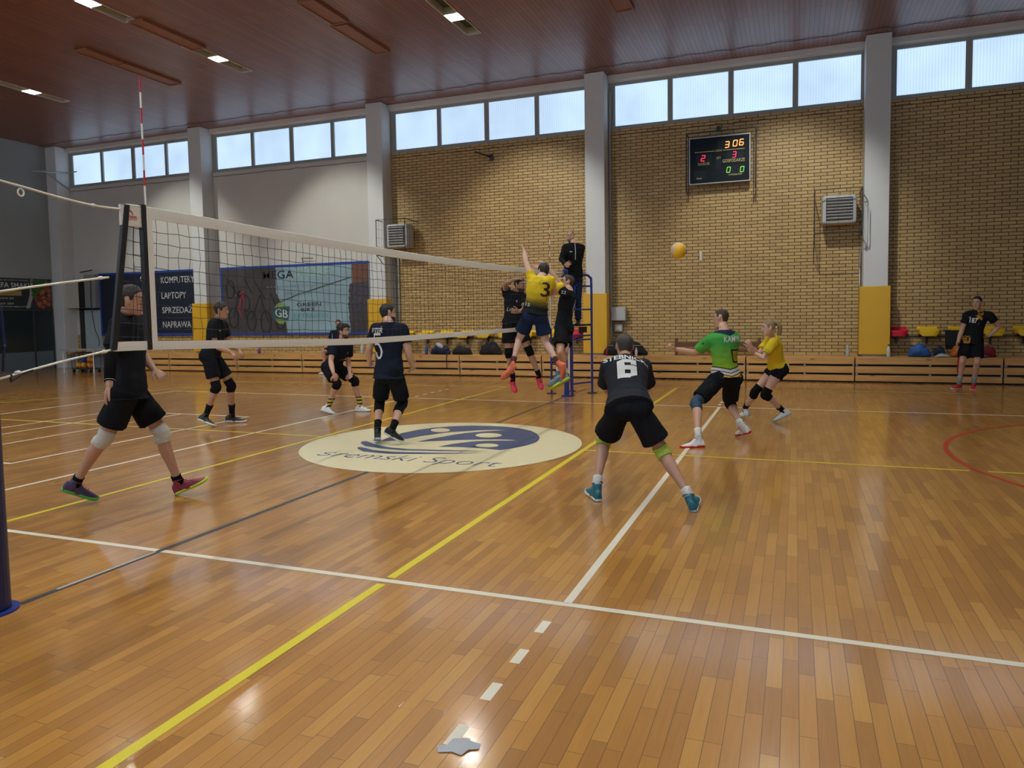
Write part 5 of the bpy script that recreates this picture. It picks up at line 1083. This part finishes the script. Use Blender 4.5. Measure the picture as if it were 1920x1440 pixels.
        e = MB(); e.ell(H(0, .0895, -.062), .024*k, .007*k, .004*k, 12, 6, ax=l, ay=f, az=nz(hu+f*.1)); e.ell(H(0, .0885, -.070), .021*k, .007*k, .005*k, 12, 6, ax=l, ay=f, az=hu); s.add('lips', e, M['lips'])
        s.hair()
        if sp.get('glasses'):
            e = MB()
            for q in (-1, 1):
                e.tube([H(.031*q+.022*math.cos(a), .1, .012+.017*math.sin(a)) for a in [2*PI*i/14 for i in range(14)]], .0028*k, 5, closed=True)
                e.tube([H(.053*q, .098, .016), H(.080*q, .06, .016), H(.084*q, -.005, .016)], .0026*k, 5)
            e.tube([H(-.009, .102, .014), H(.009, .102, .014)], .0026*k, 5); s.add('glasses', e, M['black'])
        s.clothes()
    def hand(s, mb, c, wr, tp, sg, aw):
        k = s.s*(.93 if s.sp.get('female') else 1); d = nz(tp-wr); pn = s.sp.get('palm'+c)
        cen = s.P['pel']+s.up*s.L*.5
        n = orth(V(pn), d) if pn else orth((cen-wr), d)
        th = d.cross(n)*(1 if c == 'R' else -1); curl = s.sp.get('curl'+c, .35); fist = curl > 1.2
        R = lambda y, hw, ht: [wr+d*(y*k)+th*(hw*k*math.cos(2*PI*i/14))+n*(ht*k*math.sin(2*PI*i/14)) for i in range(14)]
        mb.loft([R(-.01, .027, .020), R(.015, .030, .018), R(.045, .040, .017), R(.075, .042, .016), R(.090, .038, .012)])
        fs = s.sp.get('fing', 1.0)
        for i, (lo, ln) in enumerate(((.031, .070), (.0105, .079), (-.0105, .074), (-.031, .058))):
            b = wr+d*(.084*k-.004*abs(i-1.3)*k)+th*(lo*k); sp_ = .10*(1.5-i); dd = nz(d+th*sp_); pts = [b]; a = curl*.75
            for fr in (.42, .32, .26):
                v = dd*math.cos(a)+n*math.sin(a); b = b+v*(ln*fr*k); pts.append(b); a += curl*.85
            mb.tube(pts, [.0095*k*fs, .0090*k*fs, .0083*k*fs, .0070*k*fs], 8, round_ends=True)
        b = wr+d*(.028*k)+th*(.028*k); v = nz(d*.75+th*.75+n*.25); p1 = b+v*.042*k; v2 = nz(d*.95+th*.35+n*(.2+.5*min(curl, 1))); p2 = p1+v2*.032*k; p3 = p2+nz(v2+n*.15*curl)*.024*k
        mb.tube([b, p1, p2, p3], [.015*k, .012*k*fs, .0105*k*fs, .0085*k*fs], 8, round_ends=True)
    def shell(s, zlo, fn, z1=.118, n=36, m=22):
        k = s.s; rings = []
        for j in range(m+1):
            z = zlo+(z1-zlo)*j/m; row = []
            for i in range(n):
                az = 2*PI*i/n; off, dz = fn(az, z); a, cy_, b = hring(z, off)
                row.append(s.H(a*math.sin(az), cy_+b*math.cos(az), z+dz))
            rings.append(row)
        mb = MB(); mb.loft(rings); return mb
    def hair(s):
        kind, style = s.sp['hair'][0], s.sp['hair'][1]; mt = HAIR[kind]; rr = random.Random(len(s.k)*7)
        th = {'short': .0095, 'buzz': .004, 'curly': .020, 'full': .016, 'tied': .010}[style]; front = s.sp['hair'][2] if len(s.sp['hair']) > 2 else .062
        def hl(az):
            a = abs((az+PI) % (2*PI)-PI)
            pts = [(0, front), (.5, front-.002), (.8, .050), (1.05, .040), (1.2, -.002), (1.42, -.022), (1.55, .026), (1.85, .022), (2.0, -.05), (2.4, -.078), (3.15, -.084)]
            for (a0, z0), (a1, z1) in zip(pts, pts[1:]):
                if a <= a1: return z0+(z1-z0)*(a-a0)/(a1-a0)
            return pts[-1][1]
        def fn(az, z):
            q = (z-hl(az))/.030; q = min(max(q, 0), 1); q = q*q*(3-2*q)
            nn = mnoise.noise(V((math.sin(az)*4, math.cos(az)*4, z*45)))*(.006 if style in ('curly',) else .0025)
            top = .45+.55*min(max((z+.01)/.08, 0), 1)
            return -.010+(th*top+.010+nn)*q, (th*.9*q if z > .10 else 0)
        mb = s.shell(-.112, fn, m=30, n=48); o = s.add('hair', mb, mt)
        if style == 'curly':
            m2 = MB()
            for i in range(60):
                az = rr.uniform(0, 2*PI); z = rr.uniform(.02, .115)
                if z < hl(az): continue
                a, cy_, b = hring(z, .02); m2.ell(s.H(a*math.sin(az), cy_+b*math.cos(az), z+.008), .017*s.s, .017*s.s, .015*s.s, 8, 6)
            s.add('curls', m2, mt, parent=o)
        if style == 'tied':
            H = s.H; m2 = MB(); m2.tube(catmull([H(0, -.085, .045), H(0, -.13, .05), H(.004, -.165, .01), H(.0, -.165, -.06), H(.0, -.150, -.12)], 5), [.018+.014*math.sin(PI*min(i/20, 1)*.9) for i in range(21)], 12, round_ends=True); s.add('ponytail', m2, mt, parent=o)
            m2 = MB(); m2.tube([H(.02*math.cos(a), -.108, .048+.02*math.sin(a)) for a in [2*PI*i/12 for i in range(12)]], .006, 6, closed=True); s.add('hair_tie', m2, M['black'], parent=o)
        if s.sp.get('beard'):
            def fb(az, z):
                a = abs((az+PI) % (2*PI)-PI); q = min(max((1.75-a)/.3, 0), 1); t = min(max((-.040-z)/.015, 0), 1)
                if a < .42 and -.078 < z < -.052: t *= .1
                return -.008+(.008+.009)*q*t, 0
            s.add('beard', s.shell(-.126, fb, -.02, 36, 16), HAIR[s.sp['beard']])
    # clothing
    def tc(s, me):
        at = me.attributes.new('tc', 'FLOAT_VECTOR', 'POINT'); p = s.P['pel']-s.org
        for v, d in zip(me.vertices, at.data):
            q = v.co-p; d.vector = (q.dot(s.lat)/s.s, q.dot(s.up)/s.L, q.dot(s.fwd)/s.s)
    def clothes(s):
        P, sp, k = s.P, s.sp, s.s; W = sp.get('build', 1.0); fem = sp.get('female')
        inf = sp.get('loose', .020); hem = sp.get('hem', -.10)
        mb = MB(); R = []
        for t, hw, hd, o in [(hem, .176, .134, -.014)]+[x for x in s.TOR if x[0] > hem+.04 and x[0] < 1.0]+[(1.0, .105, .078, -.01), (1.045, .072, .066, -.004)]:
            fl = .012*max(0, (.4-t)/.5)
            if fem and t > .2: hw *= .90
            R.append(s.ring(t, hw*W+inf*(.6 if t > .9 else 1)+fl, hd*W+inf*(.6 if t > .9 else 1)+fl*1.5, o))
        mb.loft(R)
        if fem:
            for q in (-.075, .075): mb.ell(P['pel']+s.up*(.68*s.L)+s.lat*q*k+s.fwd*.085*k, .075*k, .07*k, .072*k, 12, 8)
        sl = sp.get('sleeve', .60)
        for c in 'LR':
            sh, el, wr = P['sh'+c], P['el'+c], P['wr'+c]; sg = 1 if c == 'L' else -1
            mb.tube([P['pel']+s.up*s.L*.88+s.lat_s*(.08*sg*k), sh], [.092*k*W, .080*k], 16, round_ends=True)
            d = nz(el-sh)
            if sl <= 1: mb.tube([sh, sh+(el-sh)*sl*.5, sh+(el-sh)*sl], [.080*k, .076*k, .078*k], 16)
            else:
                mb.tube([sh, el, wr], [.078*k, .060*k, .044*k], 14, round_ends=False); mb.ell(el, .061*k, .061*k, .061*k, 12, 8)
        me = evalmesh(mb.mesh('t'), [('REMESH', dict(mode='VOXEL', voxel_size=sp.get('cvox', .011))), ('SMOOTH', dict(factor=.5, iterations=4))])
        # folds
        sd = len(s.k)*3.1; bmv = [v.co.copy() for v in me.vertices]; nr = [v.normal.copy() for v in me.vertices]
        for v, n_ in zip(me.vertices, nr):
            q = v.co-P['pel']; a, b_, w_ = q.dot(s.lat), q.dot(s.up), q.dot(s.fwd)
            fz = mnoise.noise(V((a*6+sd, b_*16, w_*6)))*.008+mnoise.noise(V((a*22, b_*9+a*12, w_*20+sd)))*.004
            v.co += n_*(fz*sp.get('folds', 1))
        s.shirt = s.add('jacket' if sl > 1 else 'shirt', me, CL[sp['shirt']]); s.tc(s.shirt.data)
        # shorts or trousers
        ln = sp.get('short', .66); mb = MB()
        mb.ell(P['pel']-s.fwd*.03*k-s.up*.06, .15*k, .100*k, .09*k, 16, 12, ax=s.lat, ay=s.fwd, az=s.up)
        mb.loft([s.ring(t, hw*W+.016, hd*W+.016, o) for t, hw, hd, o in [(-.10, .13, .11, -.012), (-.05, .158, .122, -.015), (.04, .166, .122, -.012), (.15, .158, .112, -.004)]])
        for c in 'LR':
            hp, kn, an = P['hip'+c], P['kn'+c], P['an'+c]; r1 = sp.get('flare', .112)
            mb.ell(hp-s.fwd*.04*k, .112*k, .110*k, .118*k, 16, 12)
            if ln <= 1: mb.tube([hp+(hp-kn)*.08, hp+(kn-hp)*.3, hp+(kn-hp)*ln], [.108*k, .112*k, r1*k], 18)
            else:
                mb.tube([hp, hp+(kn-hp)*.5, kn], [.108*k, .096*k, .078*k], 16); mb.ell(kn, .079*k, .079*k, .079*k, 12, 8); mb.tube([kn, an], [.078*k, .066*k], 16)
        me = vox(mb, sp.get('cvox', .011), 7)
        for v in me.vertices:
            v.co += v.normal*(mnoise.noise(v.co*14+V((sd, 0, 0)))*.006)
        s.shorts = s.add('trousers' if ln > 1 else 'shorts', me, CL[sp.get('shorts', 'shorts')])
        lw = sp.get('leg', 1.0)
        for c in 'LR':
            hp, kn, an, he, to = (P[x+c] for x in ('hip', 'kn', 'an', 'he', 'toe'))
            kp = sp.get('knee')
            if kp and (kp[2] if len(kp) > 2 else 'LR').find(c) >= 0:
                mt, hl = kp[0], kp[1]; mt = mt if isinstance(mt, str) else mt[0 if c == 'L' else 1]
                a, b = kn+(hp-kn)*hl, kn+(an-kn)*(hl*.85); fr = orth((kn-(hp+an)/2)+s.fwd*.02, nz(an-hp)); mb = MB()
                bk = orth(-(to-he), nz(kn-an)); pts = [a, kn+(hp-kn)*hl*.5, kn+fr*.004, kn+(an-kn)*hl*.45+bk*.012*k, b+bk*.013*k]
                mb.tube(catmull(pts, 4), [(.066+.006*(1-i/16)+.002*math.sin(i*2.1))*k*lw for i in range(17)], 18); mb.ell(kn+fr*.028*k, .046*k, .046*k, .060*k, 12, 8, az=nz(hp-an))
                s.add('knee_pad', vox(mb, .008, 3), CL[mt])
            so = sp.get('sock', ('black', .22)); top = so[1]; m = {'black': 'knee_b'}.get(so[0], so[0]); mb = MB()
            mb.tube([an+(he+(to-he)*.28-an)*.6, an, an+(kn-an)*top*.5, an+(kn-an)*top], [.042*k, .043*k, .043*k+.010*top, (.043+.035*top)*k], 14); s.add('sock', mb, CL[m])
            s.shoe(c, an, kn, he, to)
    def shoe(s, c, an, kn, he, to):
        k = s.s; up_c, so_c = s.sp['shoe'][0 if c == 'L' else -2], s.sp['shoe'][1 if c == 'L' else -1]
        d = nz(to-he); u = orth(an-he, d) if (an-he).cross(d).length > .02 else V((0, 0, 1)); u = nz(u+V((0, 0, .4)) if s.sp.get('flat', 1) and abs(d.z) < .3 else u); u = orth(u, d); l = d.cross(u)
        L = max((to-he).length, .24*k)+.035; st_ = he-d*.02; fl = -.030*k
        prof = [(0, .022), (.06, .034), (.2, .038), (.4, .036), (.6, .044), (.75, .049), (.88, .042), (.96, .028), (1.0, .012)]
        def ol(y, w, z, sc=1): return st_+d*(y*L)+l*(w*k*sc)+u*z
        def sole(z0, z1, sc0, sc1, name, mt, par):
            mb = MB(); out = [(y, w) for y, w in prof]+[(y, -w) for y, w in reversed(prof)]
            zt = lambda y: .012*k*max(0, (y-.75)/.25)**2
            mb.loft([[ol(y, w, z0+zt(y), sc0) for y, w in out], [ol(y, w, (z0+z1)/2+zt(y), sc1*1.02) for y, w in out], [ol(y, w, z1+zt(y), sc1) for y, w in out]])
            if s.sp.get('ground', 1):
                for v in mb.v: v.z = max(v.z, .003)
            return s.add(name, mb, mt, parent=par)
        mb = MB(); rings = []; 
        for y, w, h in ((.0, .022, .066), (.03, .032, .090), (.12, .038, .098), (.25, .039, .094), (.38, .039, .084), (.5, .042, .072), (.65, .047, .060), (.8, .046, .048), (.92, .036, .036), (.985, .014, .022)):
            rings.append([ol(y, w*math.cos(t), fl+.018+(h-.012)*k*max(math.sin(t), -.15)*1.0+.010*max(0, (y-.8)), 1.0) for t in [2*PI*i/18 for i in range(18)]])
        mb.loft(rings)
        ft = st_+d*(.22*L)+u*(fl+.04); mb.tube([an+(ft-an)*.18, an+(ft-an)*.5, ft], [.041*k, .044*k, .042*k], 16); mb.tube([an+(ft-an)*.45, st_+d*(.50*L)+u*(fl+.040)], [.038*k, .034*k], 12, round_ends=True)
        if s.sp.get('ground', 1):
            for v in mb.v: v.z = max(v.z, .008)
        sh = s.add('shoe', vox(mb, .006, 3), SH[up_c]); sole(fl, fl+.026*k, .96, 1.04, 'sole', SH[so_c], sh)
        m2 = MB()
        for i in range(4):
            y = .38+.08*i; h = fl+.018+(.100-.042*(y-.36)/.3)*k; m2.tube([ol(y, -.020, h-.004), ol(y+.02, 0, h+.003), ol(y, .020, h-.004)], .0032*k, 5)
        s.add('laces', m2, SH[s.sp.get('lace', 'white')], parent=sh)
        m3 = MB(); m3.tube([an+(ft-an)*.19+l*.042*k*math.cos(a)+orth(d, nz(kn-an))*.042*k*math.sin(a) for a in [2*PI*i/14 for i in range(14)]], .006*k, 6, closed=True); s.add('collar', m3, SH[up_c], parent=sh)
    def decal(s, me, u, v, mt, side='back', name='print', onto=None, rot=0):
        # lay a flat mesh (metres, centred) on the shirt, around (u across, v along the spine)
        tgt = onto or s.shirt; bm = bmesh.new(); bm.from_mesh(me); bmesh.ops.triangulate(bm, faces=bm.faces)
        for _ in range(3):
            es = [e for e in bm.edges if e.calc_length() > .03]
            if es: bmesh.ops.subdivide_edges(bm, edges=es, cuts=1); bmesh.ops.triangulate(bm, faces=bm.faces)
        tv = BVHTree.FromPolygons([w.co for w in tgt.data.vertices], [tuple(p.vertices) for p in tgt.data.polygons])
        sg = -1 if side == 'back' else 1; ax = s.lat*sg; dr = -s.fwd*sg
        if side == 'left': ax = -s.fwd; dr = -s.lat
        if side == 'right': ax = s.fwd; dr = s.lat
        c = s.P['pel']-s.org+s.up*(v*s.L)+ax*(u*s.s); bad = []; ca, sa = math.cos(rot), math.sin(rot)
        for w in bm.verts:
            x, y = w.co.x*ca-w.co.y*sa, w.co.x*sa+w.co.y*ca
            o = c+ax*x+s.up*y-dr*.6; h, n_, i_, d_ = tv.ray_cast(o, dr, 1.2)
            if h is None: bad.append(w)
            else: w.co = h-dr*.004+n_*.002
        bmesh.ops.delete(bm, geom=bad, context='VERTS'); bm.to_mesh(me); bm.free()
        me.materials.clear(); me.materials.append(mt); o = bpy.data.objects.new(name, me); S.collection.objects.link(o); o.parent = tgt; return o
    def badge(s, w, h, u, v, mt, side='front', n=6, rot=0):
        me = bpy.data.meshes.new('b'); me.from_pydata([(w/2*math.cos(2*PI*i/n), h/2*math.sin(2*PI*i/n), 0) for i in range(n)], [], [tuple(range(n))]); return s.decal(me, u, v, mt, side, 'badge', rot=rot)
    def word(s, t, w, h, u, v, mt, side='back', rot=0, **kw): return s.decal(fit_text(t, w, h, **kw), u, v, mt, side, 'lettering', rot=rot)
R_, W_, Z_ = V((.932, .362, 0)), V((-.362, .932, 0)), V((0, 0, 1))
def fc(r, w, z=0): return R_*r+W_*w+Z_*z
PEOPLE = {}
def person(key, **sp):
    p = Person(key, sp); p.build(); PEOPLE[key] = p; return p
def stroke(path, w, h, t):
    # a numeral drawn as one band of constant width
    P_ = [V((x*w, y*h, 0)) for x, y in path]; L_, R__ = [], []
    for i, q in enumerate(P_):
        d = ((q-P_[i-1]).normalized() if i else V((0, 0, 0)))+((P_[i+1]-q).normalized() if i < len(P_)-1 else V((0, 0, 0))); d.normalize(); n_ = V((-d.y, d.x, 0))*t/2*(1.25 if 0 < i < 3 else 1); L_.append(q+n_); R__.append(q-n_)
    me = bpy.data.meshes.new('n'); k = len(P_); me.from_pydata(L_+R__, [], [(i, i+1, k+i+1, k+i) for i in range(k-1)]); return me
p = person('walker', label='man in black kit and white knee pads walking behind the near net end', face=fc(1, .25, 0), hair=('dark', 'short', .06), skin='tan', shirt='black', vox=.0055, s=1.03, sleeve=.75,
    knee=('knee_w', .20), sock=('black', .06), shoe=('red', 'lime', 'purple', 'green'), lace='pink', short=.70, flare=.125, curlL=.5, curlR=.25, palmL=(0, .3, -1), palmR=(.3, .4, 0))
mb = MB(); sh, el, wr = p.P['shR'], p.P['elR'], p.P['wrR']; mb.tube([sh+(el-sh)*.5, el, wr+(el-wr)*.12], [.062, .052, .040], 14); p.add('arm_sleeve', mb, CL['knee_b'])
mb = MB(); q = wr+(el-wr)*.16; d = nz(wr-el); a = orth(V((0, 0, 1)), d); b = d.cross(a); mb.tube([q+a*.041*math.cos(t)+b*.041*math.sin(t) for t in [2*PI*i/14 for i in range(14)]], .003, 5, closed=True); p.add('cuff_stripe', mb, CL['printd'])
p = person('receiver', label='man in black with black knee pads half crouched before the bike banner', face=fc(1, .1, -.05), hair=('dark', 'full', .06), skin='tan', shirt='black',
    knee=('knee_b', .22), sock=('black', .33), shoe=('black', 'white', 'black', 'white'), lace='orange', short=.68, palmL=(0, 0, -1), palmR=(0, 0, -1), curlL=.7, curlR=.7)
p.badge(.03, .02, .1, .68, CL['print'], 'right', 3)
p = person('croucher', label='curly haired man crouching, hand on knee, in yellow striped socks and white shoes', face=fc(.9, -.35, .15), hair=('dark', 'curly', .062), skin='fair', shirt='navyblack',
    knee=('knee_b', .24), sock=('stripesock', .34), shoe=('white', 'white', 'white', 'white'), short=.62, palmR=(.2, .2, -1), curlR=.5, curlL=.4, beard='brown')
p.badge(.035, .05, .09, .74, CL['printd'], 'front'); p.badge(.16, .015, .02, .52, CL['printd'], 'front', 4)
p = person('five', label='bearded man in black with number 5 on his back standing on the centre circle', face=fc(.80, .6, .12), hair=('dark', 'full', .06), beard='dark', skin='fair', shirt='navyblack', vox=.006, build=1.06, arm=1.08, loose=.030,
    knee=('knee_b', .50), sock=('black', .22), shoe=('black', 'ltblue', 'black', 'white'), short=.84, flare=.108, hem=-.14, curlL=1.3, curlR=.6, palmL=(.5, .2, 0), palmR=(-.8, .3, 0))
p.word('PITER', .19, .060, -.085, .825, CL['print'], shear=.15, off=.02); p.decal(stroke([(.5, 1), (-.42, 1), (-.42, .58), (-.1, .60), (.22, .56), (.42, .42), (.5, .26), (.42, .1), (.2, 0), (-.1, -.01), (-.38, .10), (-.45, .24)], .115, .30, .030), -.075, .30, CL['print'], 'back', 'number'); p.badge(.03, .025, -.02, .95, CL['printd'], 'back', 3)
p = person('blocker', label='bearded man in black jumping behind the net in pink shoes, arm bent overhead', face=fc(.75, -.6, .1), hair=('dark', 'short', .06), beard='brown', skin='tan', shirt='black', s=1.03,
    knee=('knee_b', .20), sock=('black', .18), shoe=('pink', 'pink', 'pink', 'pink'), lace='black', short=.62, ground=0, flat=0, hem=.04, curlR=.5, curlL=.4)
p.word('Lovers', .26, .07, .03, .40, CL['print'], 'front', shear=.3); p.badge(.04, .05, .08, .72, CL['printd'])
p = person('spiker', label='man in yellow jersey with dark halftone hem jumping, left arm raised high', face=fc(-.3, .95, .15), hair=('dark', 'full', .06), skin='pale', shirt='halftone', shorts='navy', s=1.0, loose=.036, folds=1.8, sleeve=.36, hem=.02,
    sock=('brown', .18), shoe=('coral', 'coral', 'coral', 'coral'), lace='coral', short=.64, flare=.125, ground=0, flat=0, curlL=.4, curlR=.5, palmL=(-1, .2, 0))
p.word('3', .12, .22, .13, .52, CL['printb'], off=.01); p.word('15', .07, .05, -.10, .20, CL['print'])
p = person('glasses', label='man with glasses and teal shoes jumping beside the man in yellow', face=fc(-.95, .1, .3), pitch=.25, hair=('brown', 'short', .065), skin='fair', shirt='black', s=1.06, glasses=True,
    sock=('white', .16), shoe=('teal', 'lime', 'teal', 'ltblue'), lace='black', short=.72, ground=0, flat=0, curlL=.3, curlR=.3, palmL=(-1, .2, 0), palmR=(-1, .2, 0))
for c in 'LR':
    mb = MB(); sh, el = p.P['sh'+c], p.P['el'+c]; mb.tube([sh+(el-sh)*.30, sh+(el-sh)*.63], [.089, .088], 18); p.add('sleeve_panel', mb, CL['yellow'])
p.word('22', .08, .05, -.03, .90, CL['print'], 'left'); p.badge(.02, .22, -.05, .62, CL['print'], 'back', 4)
p = person('referee', label='referee in black jacket standing on the blue referee stand', face=fc(-.25, -.95, -.12), hair=('stubble', 'buzz', .085), skin='fair', shirt='jacket', s=.97, sleeve=2, short=2, shorts='navy', base=1.41, build=1.15,
    sock=('black', .1), shoe=('black', 'black', 'black', 'black'), lace='black', ground=0, curlL=1.1, curlR=.8, hem=-.12, beard='stubble')
p.badge(.07, .022, -.09, .77, CL['print'], 'front', 4)
mb = MB(); mb.box(-.006, .006, -.17, .17, 0, 0.001); me = bpy.data.meshes.new('zip'); me.from_pydata([(-.006, -.16, 0), (.006, -.16, 0), (.006, .16, 0), (-.006, .16, 0)], [], [(0, 1, 2, 3)]); p.decal(me, 0, .78, CL['print'], 'front', 'zip')
mb = MB(); mb.tube([p.P['neck']+nz(p.P['head']-p.P['neck'])*.05+p.fwd*.0+p.lat*.062*math.cos(t)+p.fwd*.062*math.sin(t) for t in [2*PI*i/16 for i in range(16)]], .014, 6, closed=True); p.add('collar', mb, CL['jacket'])
p = person('six', label='man in charcoal jersey number 6 with lime knee pads bending forward', face=fc(-.05, 1, -.15), hair=('grey', 'short', .06), skin='tan', shirt='char', vox=.0055, s=.98, build=1.06, cvox=.009, loose=.026,
    knee=('knee_y', .17), sock=('white', .09), shoe=('teal', 'white', 'teal', 'white'), lace='teal', short=.70, flare=.128, sleeve=.92, hem=-.08, curlL=.5, curlR=.5)
p.word('STEBNICKI', .40, .050, .0, .80, CL['print'], off=.03)
six = bpy.data.meshes.new('six')
sx = [(-.085, .115), (-.03, .15), (.085, .15), (.085, .065), (.02, .065), (.02, .11), (-.015, .11), (-.015, .045), (.085, .045), (.085, -.10), (.03, -.14), (-.085, -.14)]
o_ = MB(); o_.add([(-.085, -.15, 0), (-.02, -.15, 0), (-.02, .12, 0), (-.085, .12, 0)], [(0, 1, 2, 3)]); o_.add([(-.02, .095, 0), (.085, .095, 0), (.085, .155, 0), (-.03, .155, 0), (-.085, .12, 0)], [(0, 1, 2, 3, 4)]); o_.add([(.035, .06, 0), (.085, .06, 0), (.085, .095, 0), (.035, .095, 0)], [(0, 1, 2, 3)])
o_.add([(-.02, -.02, 0), (.085, -.02, 0), (.085, .045, 0), (-.02, .045, 0)], [(0, 1, 2, 3)]); o_.add([(.03, -.13, 0), (.085, -.10, 0), (.085, -.02, 0), (.03, -.02, 0)], [(0, 1, 2, 3)]); o_.add([(-.02, -.15, 0), (.02, -.15, 0), (.03, -.13, 0), (.03, -.075, 0), (-.02, -.075, 0)], [(0, 1, 2, 3, 4)])
for v_ in o_.v: v_.y *= .66
p.decal(o_.mesh('six'), 0, .60, CL['print'], 'back', 'number')
mb = MB(); mb.tube([p.P['neck']+nz(p.P['head']-p.P['neck'])*.03+p.lat*.064*math.cos(t)+p.fwd*.062*math.sin(t) for t in [2*PI*i/20 for i in range(20)]], .006, 6, closed=True); p.add('collar', mb, CL['yellow'])
p = person('green', label='man in green and white jersey lunging with one arm stretched out', face=fc(-.82, .57, 0), hair=('brown', 'buzz', .065), skin='fair', shirt='green', vox=.0055, cvox=.009, loose=.028, folds=1.3,
    knee=(('knee_t', 'knee_b'), .26), sock=('white', .12), shoe=('white', 'crimson', 'white', 'crimson'), lace='crimson', short=.80, flare=.105, hem=-.02, sleeve=.72, curlL=.9, curlR=.9, palmL=(.3, .3, 1))
p.word('KAMYK', .26, .075, .04, .76, CL['print'], off=.012)
mb = MB(); sh, el = p.P['shL'], p.P['elL']; q = sh+(el-sh)*.38; mb.ell(q-W_*.072+Z_*.03, .05, .012, .025, 10, 6, ax=R_, ay=W_, az=nz(Z_+R_*.5)); p.add('sleeve_badge', mb, M['black'])
p = person('woman', label='blonde woman with ponytail in yellow jersey and black shorts, arms ready', face=fc(-1, .05, .12), hair=('blonde', 'tied', .066), skin='pale', shirt='halflow', s=.92, female=1,
    knee=('knee_b', .27), sock=('black', .22), shoe=('white', 'ltblue', 'white', 'ltblue'), lace='white', short=.20, flare=.100, hem=.05, sleeve=.62, curlL=.5, curlR=.6, palmL=(0, 0, 1), palmR=(-.5, .3, .5))
mb = MB(); sh, el = p.P['shL'], p.P['elL']; mb.tube([sh+(el-sh)*.58, sh+(el-sh)*.74], [.066, .060], 16); p.add('sleeve_trim', mb, CL['limeprint'])
p = person('stander', label='man in black gold-flecked jersey standing hand on hip at the right', face=fc(-.75, -.62, .05), hair=('dark', 'short', .062), skin='fair', shirt='camo', s=.98,
    sock=('grey', .28), shoe=('crimson', 'white', 'crimson', 'white'), lace='black', short=.76, flare=.118, hem=-.12, sleeve=.55, curlL=.5, curlR=.5)
p.word('187', .13, .10, -.045, .60, CL['print'], 'front', off=.02); p.badge(.06, .06, -.12, .78, CL['printd'], 'front', 3, .5); p.badge(.03, .015, .05, .60, CL['printd'], 'front', 4)
p = person('sitter', label='dark haired man in navy shirt sitting on the bleacher behind the crouching player', face=fc(.15, -1, 0), hair=('dark', 'short', .062), skin='tan', shirt='navyblack',
    sock=('white', .3), shoe=('white', 'white', 'white', 'white'), short=.80, curlL=.6, curlR=.6)
mb = MB(); el, sh, wr = p.P['elR'], p.P['shR'], p.P['wrR']; mb.tube([el+(sh-el)*.25, el, el+(wr-el)*.3], [.056, .056, .052], 12); p.add('elbow_pad', mb, CL['knee_b'])
p.badge(.035, .5, -.155, .45, CL['print'], 'front', 4)
